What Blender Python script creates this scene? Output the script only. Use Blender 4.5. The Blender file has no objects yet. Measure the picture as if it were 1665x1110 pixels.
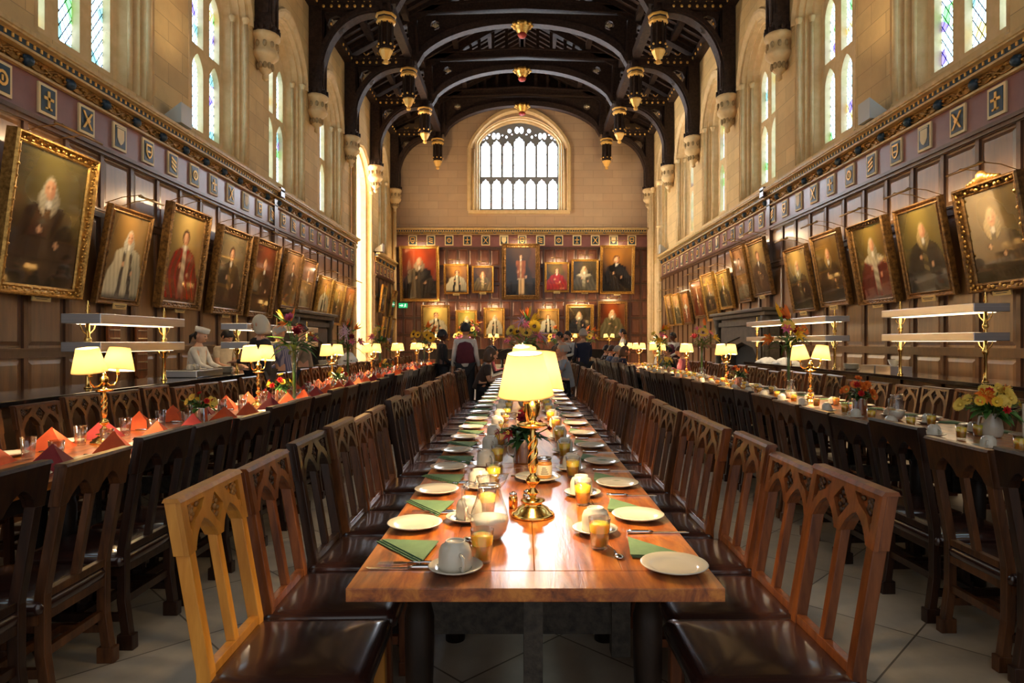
import bpy, math, random
from mathutils import Vector, Matrix
from mathutils.geometry import tessellate_polygon, delaunay_2d_cdt
random.seed(7)
PI = math.pi; R = math.radians
S = bpy.context.scene
COL = S.collection
# ---------------------------------------------------------------- camera
CAMZ = 1.40; F = 1050.0; CX, CY = 849.0, 555.0
cam_d = bpy.data.cameras.new('camera'); cam = bpy.data.objects.new('camera', cam_d); COL.objects.link(cam)
cam.location = (0, 0, CAMZ); cam.rotation_euler = (R(90), 0, 0)
cam_d.sensor_width = 36; cam_d.lens = F/1665*36; cam_d.shift_x = (832.5-CX)/1665; cam_d.clip_start = .05; cam_d.clip_end = 200
S.camera = cam
# ---------------------------------------------------------------- world, exposure
w = bpy.data.worlds.new('world'); S.world = w; w.use_nodes = True
w.node_tree.nodes['Background'].inputs[0].default_value = (.92, .90, .90, 1)
w.node_tree.nodes['Background'].inputs[1].default_value = .42
vs = S.view_settings; vs.view_transform = 'Standard'; vs.look = 'None'; vs.gamma = 1; vs.use_curve_mapping = False; vs.exposure = 0.9
def area(name, loc, rot, sx, sy, power, color):
    d = bpy.data.lights.new(name, 'AREA'); d.shape = 'RECTANGLE'; d.size = sx; d.size_y = sy; d.energy = power; d.color = color
    o = bpy.data.objects.new(name, d); COL.objects.link(o); o.location = loc; o.rotation_euler = rot; return o
# daylight fill added behind the camera, standing in for the unbuilt near gable window
area('near_gable_fill', (0, -3.4, 9.0), (R(-62), 0, 0), 5, 5, 560, (.55, .75, 1.0))
PANE_SIDE = 3.4; PANE_END = 10; PANE_BAY = 24.0
# ---------------------------------------------------------------- mesh helper
class MB:
    def __init__(s): s.v = []; s.f = []; s.sm = []
    def add(s, vs_, fs, smooth=False):
        b = len(s.v); s.v += [tuple(p) for p in vs_]; s.f += [tuple(i+b for i in q) for q in fs]; s.sm += [smooth]*len(fs); return s
    def box(s, x0, x1, y0, y1, z0, z1):
        return s.add([(x0,y0,z0),(x1,y0,z0),(x1,y1,z0),(x0,y1,z0),(x0,y0,z1),(x1,y0,z1),(x1,y1,z1),(x0,y1,z1)],
            [(3,2,1,0),(4,5,6,7),(0,1,5,4),(1,2,6,5),(2,3,7,6),(3,0,4,7)])
    def obox(s, a, b, wd, ht, up=(0,0,1)):                          # bar from a to b
        a = Vector(a); b = Vector(b); d = (b-a).normalized(); u = Vector(up)
        sd = d.cross(u)
        if sd.length < 1e-4: sd = d.cross(Vector((1,0,0)))
        sd.normalize(); u = sd.cross(d); sd = sd*wd/2; u = u*ht/2
        P = [a-sd-u, a+sd-u, a+sd+u, a-sd+u, b-sd-u, b+sd-u, b+sd+u, b-sd+u]
        return s.add(P, [(0,1,2,3),(7,6,5,4),(0,4,5,1),(1,5,6,2),(2,6,7,3),(3,7,4,0)])
    def lathe(s, prof, n=16, c=(0,0,0), sq=None, smooth=True):      # prof [(r,z)]
        V = []; Fc = []
        for r, z in prof:
            for i in range(n):
                a = 2*PI*i/n + (PI/n if sq else 0); V.append((c[0]+r*math.cos(a), c[1]+r*math.sin(a), c[2]+z))
        m = len(prof)
        for j in range(m-1):
            for i in range(n):
                k = (i+1) % n; Fc.append((j*n+i, j*n+k, (j+1)*n+k, (j+1)*n+i))
        if prof[0] == prof[-1]: return s.add(V, Fc, smooth)
        if prof[0][0] > 1e-5: Fc.append(tuple(range(n))[::-1])
        if prof[-1][0] > 1e-5: Fc.append(tuple((m-1)*n+i for i in range(n)))
        return s.add(V, Fc, smooth)
    def tube(s, pts, rad, n=8, smooth=True, cap=True):
        pts = [Vector(p) for p in pts]; m = len(pts)
        if not isinstance(rad, (list, tuple)): rad = [rad]*m
        V = []; Fc = []; prev = None
        for i, p in enumerate(pts):
            d = (pts[min(i+1, m-1)]-pts[max(i-1, 0)]).normalized()
            if prev is None: u = d.orthogonal().normalized()
            else:
                u = prev - d*prev.dot(d); u = u.normalized() if u.length > 1e-5 else d.orthogonal().normalized()
            prev = u; t = d.cross(u)
            for k in range(n):
                a = 2*PI*k/n; V.append(p+(u*math.cos(a)+t*math.sin(a))*rad[i])
        for j in range(m-1):
            for i in range(n):
                k = (i+1) % n; Fc.append((j*n+i, j*n+k, (j+1)*n+k, (j+1)*n+i))
        if cap: Fc += [tuple(range(n))[::-1], tuple((m-1)*n+i for i in range(n))]
        return s.add(V, Fc, smooth)
    def prism(s, outer, holes=(), M=None, t0=0, t1=.02):            # 2D outline extruded; M maps (u,v,t)
        M = M or (lambda u, v, t: (u, v, t))
        loops = [list(outer)]+[list(h) for h in holes]
        flat = [p for l in loops for p in l]
        if holes:
            ed = []; b0 = 0
            for l in loops: ed += [(b0+i, b0+(i+1) % len(l)) for i in range(len(l))]; b0 += len(l)
            cv, _, cf, ov, _, _ = delaunay_2d_cdt([Vector((p[0], p[1])) for p in flat], ed, [], 0, 1e-6)
            def inside(x, y, l):
                r = False; j = len(l)-1
                for i in range(len(l)):
                    if (l[i][1] > y) != (l[j][1] > y) and x < (l[j][0]-l[i][0])*(y-l[i][1])/(l[j][1]-l[i][1])+l[i][0]: r = not r
                    j = i
                return r
            bb = [(min(p[0] for p in h), max(p[0] for p in h), min(p[1] for p in h), max(p[1] for p in h)) for h in loops[1:]]
            tris = []
            for t in cf:
                x = sum(cv[i][0] for i in t)/3; y = sum(cv[i][1] for i in t)/3
                if inside(x, y, loops[0]) and not any(q[0] <= x <= q[1] and q[2] <= y <= q[3] and inside(x, y, h) for q, h in zip(bb, loops[1:])):
                    tt = [ov[i][0] if ov[i] else None for i in t]
                    if None not in tt: tris.append(tt)
        else: tris = tessellate_polygon([[Vector((p[0], p[1], 0)) for p in l] for l in loops])
        n = len(flat)
        V = [M(p[0], p[1], t1) for p in flat]+[M(p[0], p[1], t0) for p in flat]
        Fc = [tuple(t) for t in tris]+[tuple(i+n for i in t)[::-1] for t in tris]
        b = 0
        for l in loops:
            m = len(l)
            for i in range(m):
                k = (i+1) % m; Fc.append((b+i, b+k, n+b+k, n+b+i))
            b += m
        return s.add(V, Fc)
    def loft(s, rings, closed=True, caps=False, smooth=False):      # list of equal-length point rings
        V = [p for r in rings for p in r]; n = len(rings[0]); Fc = []
        for j in range(len(rings)-1):
            for i in range(n if closed else n-1):
                k = (i+1) % n; Fc.append((j*n+i, j*n+k, (j+1)*n+k, (j+1)*n+i))
        if caps: Fc += [tuple(range(n))[::-1], tuple((len(rings)-1)*n+i for i in range(n))]
        return s.add(V, Fc, smooth)
    def ball(s, c, r, n=8, m=6):
        if not isinstance(r, (tuple, list)): r = (r, r, r)
        V = [(c[0], c[1], c[2]-r[2])]; Fc = []
        for j in range(1, m):
            a = PI*j/m
            for i in range(n):
                b = 2*PI*i/n; V.append((c[0]+r[0]*math.sin(a)*math.cos(b), c[1]+r[1]*math.sin(a)*math.sin(b), c[2]-r[2]*math.cos(a)))
        V.append((c[0], c[1], c[2]+r[2])); L = len(V)-1
        for i in range(n):
            k = (i+1) % n; Fc.append((0, 1+k, 1+i)); Fc.append((L, L-n+i, L-n+k))
            for j in range(m-2): Fc.append((1+j*n+i, 1+j*n+k, 1+(j+1)*n+k, 1+(j+1)*n+i))
        return s.add(V, Fc, True)
    def xf(s, M):
        s.v = [tuple(M @ Vector(p)) for p in s.v]; return s
    def join(s, o, M=None):
        V = [tuple(M @ Vector(p)) for p in o.v] if M else o.v
        b = len(s.v); s.v += V; s.f += [tuple(i+b for i in q) for q in o.f]; s.sm += o.sm; return s
    def mesh(s, name, mat=None):
        me = bpy.data.meshes.new(name); me.from_pydata(s.v, [], s.f); me.polygons.foreach_set('use_smooth', s.sm)
        me.validate(); me.update()
        if mat: me.materials.append(mat)
        return me
def fixn(o):
    import bmesh
    b = bmesh.new(); b.from_mesh(o.data); bmesh.ops.recalc_face_normals(b, faces=b.faces); b.to_mesh(o.data); b.free()
def obj(name, mb, mat=None, parent=None, loc=None, rz=None, bevel=0):
    me = mb.mesh(name, mat) if isinstance(mb, MB) else mb
    o = bpy.data.objects.new(name, me); COL.objects.link(o)
    if parent: o.parent = parent
    if loc: o.location = loc
    if rz is not None: o.rotation_euler = (0, 0, rz)
    if isinstance(mb, MB): fixn(o)
    if bevel:
        m = o.modifiers.new('bevel', 'BEVEL'); m.width = bevel; m.segments = 2; m.limit_method = 'ANGLE'; m.angle_limit = R(50)
    return o
def tag(o, label=None, cat=None, group=None, kind=None):
    if label: o['label'] = label
    if cat: o['category'] = cat
    if group: o['group'] = group
    if kind: o['kind'] = kind
    return o
def thing(name, label=None, cat=None, loc=(0,0,0), rz=0, group=None, kind=None):
    o = bpy.data.objects.new(name, None); COL.objects.link(o); o.location = loc; o.rotation_euler = (0, 0, rz)
    o.empty_display_size = .1
    return tag(o, label, cat, group, kind)
def dup(o, parent=None):
    c = o.copy(); COL.objects.link(c)
    if parent: c.parent = parent
    for ch in o.children: dup(ch, c)
    return c
ORD = ['nearest', 'second', 'third', 'fourth', 'fifth', 'sixth', 'seventh', 'eighth', 'ninth', 'tenth', 'eleventh', 'twelfth', 'thirteenth', 'fourteenth', 'fifteenth', 'sixteenth', 'seventeenth', 'eighteenth', 'nineteenth', 'twentieth', 'twenty-first', 'twenty-second', 'twenty-third', 'twenty-fourth', 'twenty-fifth', 'twenty-sixth', 'twenty-seventh', 'twenty-eighth', 'twenty-ninth', 'thirtieth', 'thirty-first', 'thirty-second', 'thirty-third', 'thirty-fourth', 'thirty-fifth', 'thirty-sixth', 'thirty-seventh', 'thirty-eighth', 'thirty-ninth', 'fortieth', 'forty-first', 'forty-second', 'forty-third', 'forty-fourth', 'forty-fifth', 'forty-sixth', 'forty-seventh', 'forty-eighth', 'forty-ninth', 'fiftieth']
# ---------------------------------------------------------------- materials
def nmat(name):
    m = bpy.data.materials.new(name); m.use_nodes = True; nt = m.node_tree; return m, nt, nt.nodes['Principled BSDF']
def nd(nt, t, **kw):
    n = nt.nodes.new(t)
    for k, v in kw.items():
        if k in n.inputs: n.inputs[k].default_value = v
        else: setattr(n, k, v)
    return n
def c4(c): return (c[0], c[1], c[2], 1)
def ramp(nt, fac, stops):
    r = nt.nodes.new('ShaderNodeValToRGB'); e = r.color_ramp.elements
    while len(e) < len(stops): e.new(.5)
    for i, (p, c) in enumerate(stops): e[i].position = p; e[i].color = c4(c)
    nt.links.new(fac, r.inputs[0]); return r
def flat(name, c, rough=.5, metal=0, spec=.5, coat=0, **kw):
    m, nt, b = nmat(name); b.inputs['Base Color'].default_value = c4(c); b.inputs['Roughness'].default_value = rough; b.inputs['Metallic'].default_value = metal
    b.inputs['Specular IOR Level'].default_value = spec; b.inputs['Coat Weight'].default_value = coat
    if kw.get('emit'): b.inputs['Emission Color'].default_value = c4(kw.get('ecol', c)); b.inputs['Emission Strength'].default_value = kw['emit']
    return m
def noisy(name, c1, c2, scale=8, stretch=(1,1,1), rough=.5, metal=0, bump=0, coat=0, detail=5, rnd=0, pos=False, spec=.5, coatr=.1):
    m, nt, b = nmat(name); L = nt.links.new
    if pos: src = nt.nodes.new('ShaderNodeNewGeometry').outputs['Position']
    else: src = nt.nodes.new('ShaderNodeTexCoord').outputs['Object']
    mp = nd(nt, 'ShaderNodeMapping', Scale=stretch); L(src, mp.inputs[0])
    if rnd:
        oi = nt.nodes.new('ShaderNodeObjectInfo'); ml = nd(nt, 'ShaderNodeMath', operation='MULTIPLY'); ml.inputs[1].default_value = 20
        L(oi.outputs['Random'], ml.inputs[0]); L(ml.outputs[0], mp.inputs['Location'])
    n = nd(nt, 'ShaderNodeTexNoise', Scale=scale, Detail=detail, Roughness=.6); L(mp.outputs[0], n.inputs['Vector'])
    r = ramp(nt, n.outputs['Fac'], [(.3, c1), (.7, c2)]); out = r.outputs[0]
    if rnd:
        hs = nt.nodes.new('ShaderNodeHueSaturation'); mr = nd(nt, 'ShaderNodeMapRange'); mr.inputs[3].default_value = 1-rnd; mr.inputs[4].default_value = 1+rnd
        L(oi.outputs['Random'], mr.inputs[0]); L(mr.outputs[0], hs.inputs['Value']); L(out, hs.inputs['Color']); out = hs.outputs[0]
    L(out, b.inputs['Base Color']); b.inputs['Roughness'].default_value = rough; b.inputs['Metallic'].default_value = metal
    b.inputs['Coat Weight'].default_value = coat; b.inputs['Coat Roughness'].default_value = coatr; b.inputs['Specular IOR Level'].default_value = spec
    if bump:
        bp = nd(nt, 'ShaderNodeBump', Strength=bump, Distance=.01); L(n.outputs['Fac'], bp.inputs['Height']); L(bp.outputs[0], b.inputs['Normal'])
    return m
def stone_mat(name, c1, c2, c3, bw=.9, bh=.36):
    m, nt, b = nmat(name); L = nt.links.new
    g = nt.nodes.new('ShaderNodeNewGeometry'); sp = nt.nodes.new('ShaderNodeSeparateXYZ'); L(g.outputs['Position'], sp.inputs[0])
    ad = nd(nt, 'ShaderNodeMath', operation='ADD'); L(sp.outputs[0], ad.inputs[0]); L(sp.outputs[1], ad.inputs[1])
    cb = nt.nodes.new('ShaderNodeCombineXYZ'); L(ad.outputs[0], cb.inputs[0]); L(sp.outputs[2], cb.inputs[1])
    br = nd(nt, 'ShaderNodeTexBrick', Scale=1.0); br.inputs['Color1'].default_value = c4(c1); br.inputs['Color2'].default_value = c4(c2)
    br.inputs['Mortar'].default_value = c4([x*.5 for x in c1]); br.inputs['Mortar Size'].default_value = .006; br.inputs['Brick Width'].default_value = bw; br.inputs['Row Height'].default_value = bh
    L(cb.outputs[0], br.inputs['Vector'])
    n = nd(nt, 'ShaderNodeTexNoise', Scale=1.3, Detail=8, Roughness=.65); L(g.outputs['Position'], n.inputs['Vector'])
    mx = nd(nt, 'ShaderNodeMix', data_type='RGBA'); mr = nd(nt, 'ShaderNodeMapRange'); mr.inputs[1].default_value = .4; mr.inputs[2].default_value = .75; mr.inputs[4].default_value = .7
    L(n.outputs['Fac'], mr.inputs[0]); L(mr.outputs[0], mx.inputs[0]); L(br.outputs['Color'], mx.inputs[6]); mx.inputs[7].default_value = c4(c3); L(mx.outputs[2], b.inputs['Base Color'])
    b.inputs['Roughness'].default_value = .85
    bp = nd(nt, 'ShaderNodeBump', Strength=.4, Distance=.02); L(n.outputs['Fac'], bp.inputs['Height']); L(bp.outputs[0], b.inputs['Normal'])
    return m
M = {}
M['stone'] = stone_mat('ashlar', (.72,.50,.22), (.56,.38,.17), (.44,.29,.13))
M['stone_end'] = stone_mat('ashlar_end', (.52,.36,.23), (.46,.31,.20), (.40,.29,.20))
M['carved'] = noisy('carved_stone', (.62,.43,.21), (.74,.54,.29), 6, rough=.8, bump=.3, pos=True)
M['panel'] = noisy('oak_panel', (.10,.044,.014), (.23,.104,.034), 3, (4,4,.5), rough=.38, bump=.1, pos=True, coat=1.0, coatr=.30, spec=.7)
M['panel_end'] = noisy('oak_panel_end', (.10,.030,.014), (.19,.065,.03), 3, (4,4,.5), rough=.35, bump=.1, pos=True, coat=.3, coatr=.3)
M['stile'] = noisy('oak_stile', (.055,.022,.009), (.11,.045,.018), 4, (4,4,1), rough=.33, pos=True, coat=.4, coatr=.25)
M['band'] = noisy('oxblood_band', (.16,.055,.05), (.22,.08,.075), 3, rough=.35, pos=True, coat=.4, coatr=.3)
M['navy'] = flat('navy_paint', (.010,.035,.06), .4)
M['cream'] = flat('cream_paint', (.75,.60,.32), .5)
M['gilt'] = noisy('gilding', (.45,.24,.05), (.85,.55,.16), 30, rough=.35, metal=.85, bump=.4, pos=True)
M['gilt_dark'] = noisy('old_gilding', (.16,.075,.015), (.50,.27,.07), 18, rough=.38, metal=.75, bump=.6, pos=True)
M['gilt_paint'] = flat('gilt_paint', (.85,.5,.13), .4, metal=.3)
M['red_paint'] = flat('red_paint', (.35,.03,.02), .5)
M['roof'] = noisy('roof_oak', (.014,.009,.008), (.055,.030,.022), 4, (3,3,3), rough=.6, pos=True, spec=.25)
M['roof2'] = noisy('roof_boards', (.035,.020,.015), (.09,.05,.035), 4, (3,3,3), rough=.6, pos=True, spec=.25)
M['tracery'] = flat('window_tracery', (.20,.22,.27), .8)  # grey-blue holds backlit shade and haze, put into the stone colour
M['lead'] = flat('window_lead', (.03,.03,.03), .6)
def flag_mat():
    m, nt, b = nmat('flagstones'); L = nt.links.new
    g = nt.nodes.new('ShaderNodeNewGeometry'); mp = nd(nt, 'ShaderNodeMapping', Rotation=(0,0,R(45)), Location=(.25,.1,0)); L(g.outputs['Position'], mp.inputs[0])
    br = nd(nt, 'ShaderNodeTexBrick', Scale=1.0, offset=0.0); br.inputs['Color1'].default_value = (.50,.43,.33,1); br.inputs['Color2'].default_value = (.38,.31,.22,1)
    br.inputs['Mortar'].default_value = (.12,.09,.06,1); br.inputs['Mortar Size'].default_value = .0045; br.inputs['Brick Width'].default_value = .60; br.inputs['Row Height'].default_value = .60
    L(mp.outputs[0], br.inputs['Vector'])
    n = nd(nt, 'ShaderNodeTexNoise', Scale=2.2, Detail=8, Roughness=.6); L(g.outputs['Position'], n.inputs['Vector'])
    hs = nt.nodes.new('ShaderNodeHueSaturation'); mr = nd(nt, 'ShaderNodeMapRange'); mr.inputs[1].default_value = .3; mr.inputs[2].default_value = .7; mr.inputs[3].default_value = .75; mr.inputs[4].default_value = 1.2
    L(n.outputs['Fac'], mr.inputs[0]); L(mr.outputs[0], hs.inputs['Value']); L(br.outputs['Color'], hs.inputs['Color']); L(hs.outputs[0], b.inputs['Base Color'])
    b.inputs['Roughness'].default_value = .42
    bp = nd(nt, 'ShaderNodeBump', Strength=.3, Distance=.01); L(n.outputs['Fac'], bp.inputs['Height']); L(bp.outputs[0], b.inputs['Normal'])
    return m
M['floor'] = flag_mat()
def pane_mat(name, strength, c1, c2, cols, lead=.06, scale=7.0, coln=.62):
    # leaded lights: daylight seen through diamond quarries with scraps of coloured glass
    m, nt, b = nmat(name); L = nt.links.new; nt.nodes.remove(b)
    g = nt.nodes.new('ShaderNodeNewGeometry'); sp = nt.nodes.new('ShaderNodeSeparateXYZ'); L(g.outputs['Position'], sp.inputs[0])
    ad = nd(nt, 'ShaderNodeMath', operation='ADD'); L(sp.outputs[0], ad.inputs[0]); L(sp.outputs[1], ad.inputs[1])
    masks = []
    for s_ in (1, -1):
        a = nd(nt, 'ShaderNodeMath', operation='MULTIPLY'); L(ad.outputs[0], a.inputs[0]); a.inputs[1].default_value = s_*1.5*scale
        c = nd(nt, 'ShaderNodeMath', operation='MULTIPLY'); L(sp.outputs[2], c.inputs[0]); c.inputs[1].default_value = scale
        d = nd(nt, 'ShaderNodeMath', operation='ADD'); L(a.outputs[0], d.inputs[0]); L(c.outputs[0], d.inputs[1])
        f = nd(nt, 'ShaderNodeMath', operation='FRACT'); L(d.outputs[0], f.inputs[0])
        k = nd(nt, 'ShaderNodeMath', operation='GREATER_THAN'); L(f.outputs[0], k.inputs[0]); k.inputs[1].default_value = lead; masks.append(k)
    mm = nd(nt, 'ShaderNodeMath', operation='MULTIPLY'); L(masks[0].outputs[0], mm.inputs[0]); L(masks[1].outputs[0], mm.inputs[1])
    vo = nd(nt, 'ShaderNodeTexVoronoi', Scale=5.0); L(g.outputs['Position'], vo.inputs['Vector'])
    r = nt.nodes.new('ShaderNodeValToRGB'); r.color_ramp.interpolation = 'CONSTANT'; e = r.color_ramp.elements
    st = [(0, c1), (.4, c2), (coln, c1)]+[(coln+.08+(.98-coln-.08)*i/len(cols), c) for i, c in enumerate(cols)]
    while len(e) < len(st): e.new(.5)
    for i, (p, c) in enumerate(st): e[i].position = p; e[i].color = c4(c)
    sx = nt.nodes.new('ShaderNodeSeparateColor'); L(vo.outputs['Color'], sx.inputs[0]); L(sx.outputs[0], r.inputs[0])
    ml = nd(nt, 'ShaderNodeMath', operation='MULTIPLY'); L(mm.outputs[0], ml.inputs[0]); ml.inputs[1].default_value = strength
    em = nt.nodes.new('ShaderNodeEmission'); L(r.outputs[0], em.inputs[0]); L(ml.outputs[0], em.inputs[1])
    L(em.outputs[0], nt.nodes['Material Output'].inputs[0]); return m
M['pane_side'] = pane_mat('leaded_glass_side', PANE_SIDE, (.48,.72,1.0), (.45,.72,.82), [(.10,.40,.12), (.12,.10,.45), (.5,.45,.15), (.10,.25,.30)], lead=.14, scale=5.0, coln=.72)
M['pane_end'] = pane_mat('leaded_glass_end', PANE_END, (.80,.90,1.0), (.86,.94,1.0), [(.9,.5,.5), (.6,.75,1.0)], lead=.03, coln=.80)
M['pane_bay'] = pane_mat('leaded_glass_bay', PANE_BAY, (1.0,.92,.78), (1.0,.95,.85), [(.9,.8,.5)], lead=.03, coln=.85)
# ================================================================ SETTING
HW = 6.0; YE = 30.0; Y0 = -3.5; BAY = 3.66
obj('floor', MB().box(-9, 9, Y0, YE+.5, -.1, 0), M['floor'])['kind'] = 'structure'
def archf(t, a=1.7, b=.55): return max(0, 1-abs(t)**a)**b
def arch_outline(hw, zb, zs, za, n=12, a=1.7, b=.55):       # closed outline: bottom-left, bottom-right, up, over the arch
    P = [(-hw, zb), (hw, zb)]
    for i in range(n+1):
        t = math.cos(PI*i/n); P.append((hw*t, zs+(za-zs)*archf(t, a, b)))
    return P
STEPS = [(1,0), (.985,.05), (.955,.05), (.94,.17), (.905,.17), (.89,.30), (.85,.33), (.80,.46), (.765,.48)]
def side_map(sgn, yc): return lambda u, v, t: (sgn*(HW+t), yc+u, v)
def light_holes(hw, zb, zs, za, nl, mull=.26, trans=(7.25,), a=1.7, b=.55):
    wl = (2*hw-.16-mull*(nl-1))/nl; H = []
    for i in range(nl):
        cx = -hw+.08+wl/2+i*(wl+mull); edges = [zb+.08]+list(trans)
        for j, z0 in enumerate(edges):
            top = j == len(edges)-1
            if top:
                t = min(.97, (abs(cx)+wl*.3)/hw); z1 = zs+(za-zs)*archf(t, a, b)*.62-.1
            else: z1 = edges[j+1]-.10
            z0 = z0+.05; pts = [(cx-wl/2, z0), (cx+wl/2, z0)]; zsp = z1-wl*.75
            for k in range(9):
                tt = math.cos(PI*k/8); pts.append((cx+wl/2*tt, zsp+wl*.75*archf(tt, 1.3, .6)))
            H.append(pts)
    return H
def tracery_extra(hw, zs, za, nl, a=1.7, b=.55):            # small cusped openings between the light heads and the arch
    H = []
    for i in range(nl*2-1):
        cx = (i-(nl-1))*hw/nl; zt = zs+(za-zs)*archf(cx/hw, a, b)
        zc = zs+(za-zs)*.84*archf(cx/hw, a, b)-.02; r = min(.11, (zt-zs)*.10)
        if r > .05 and i % 2 == 1: H.append([(cx+r*math.cos(q*PI/4), zc+r*1.1*math.sin(q*PI/4)) for q in range(8)])
    return H
nwin = 0
def side_window(sgn, yc, hw=1.30, zb=5.25, zs=8.45, za=9.63, nl=3):
    global nwin; nwin += 1
    w_ = thing('window_%d' % nwin, kind='structure')
    rings = []
    for k, s_ in enumerate([1]+[q[0] for q in STEPS[1:]]):
        dep = STEPS[k][1]; o = arch_outline(hw*s_, zb+dep*.5, zs, zs+(za-zs)*(1-(1-s_)*1.1))
        rings.append([side_map(sgn, yc)(u, v, dep) for u, v in o])
    obj('jamb', MB().loft(rings), M['carved'], w_)
    sh = MB()
    for q in (-1, 1):
        for (f_, dp, rr) in ((.955,.06,.045), (.86,.30,.04)):
            x = sgn*(HW+dp-.01); y = yc+q*hw*f_
            sh.tube([(x,y,zb-.15), (x,y,zs)], rr, 8); sh.lathe([(rr,-.12),(rr*1.9,-.02),(rr*1.9,.02),(rr,.05)], 8, (x,y,zs)); sh.lathe([(rr*2,0),(rr*2,.12),(rr,.2)], 8, (x,y,zb-.2))
    hood = []
    for f_, dp in ((1.0,-.0), (1.05,-.06), (1.08,-.06), (1.10,0)):
        o = arch_outline(hw*f_, zb, zs-.1, zs+(za-zs)*(1+(f_-1)*2.2))[2:]
        hood.append([side_map(sgn, yc)(u, v, dp) for u, v in o])
    sh.loft(hood, closed=False)
    obj('shaft', sh, M['carved'], w_)
    ih = hw*STEPS[-1][0]; ia = zs+(za-zs)*(1-.235*1.1); ib = zb+.24; D = STEPS[-1][1]
    o = arch_outline(ih, ib, zs, ia)
    holes = light_holes(ih, ib, zs, ia, nl)+tracery_extra(ih, zs, ia, nl)
    obj('tracery', MB().prism(o, holes, side_map(sgn, yc), D, D+.17), M['carved'], w_)
    obj('glass', MB().prism([(p[0]*.98, p[1]) for p in o], (), side_map(sgn, yc), D+.12, D+.13), M['pane_side'], w_)
    return arch_outline(hw, zb, zs, za)
def wall(name, sgn, wins, bay=None):
    wl = thing(name, kind='structure')
    holes = []
    for yc, kw in wins:
        o = side_window(sgn, yc, **kw); holes.append([(yc+u, v) for u, v in o])
    if bay: bo = arch_outline(*bay[1:]); holes.append([(bay[0]+u, v) for u, v in bo])
    zlo = 4.8
    outer = [(Y0, zlo), (YE, zlo), (YE, 11.3), (Y0, 11.3)]
    if bay:
        holes.pop(); b0, b1 = bay[0]-bay[1], bay[0]+bay[1]
        arch = [(bay[0]+u, v) for u, v in arch_outline(*bay[1:])[2:]]   # right to left over the arch
        outer = [(Y0, zlo), (b0, zlo)]+arch[::-1]+[(b1, zlo), (YE, zlo), (YE, 11.3), (Y0, 11.3)]
    obj('stone_wall', MB().prism(outer, holes, lambda u, v, t: (sgn*(HW+t), u, v), 0, .02), M['stone'], wl)
    return wl
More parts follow.
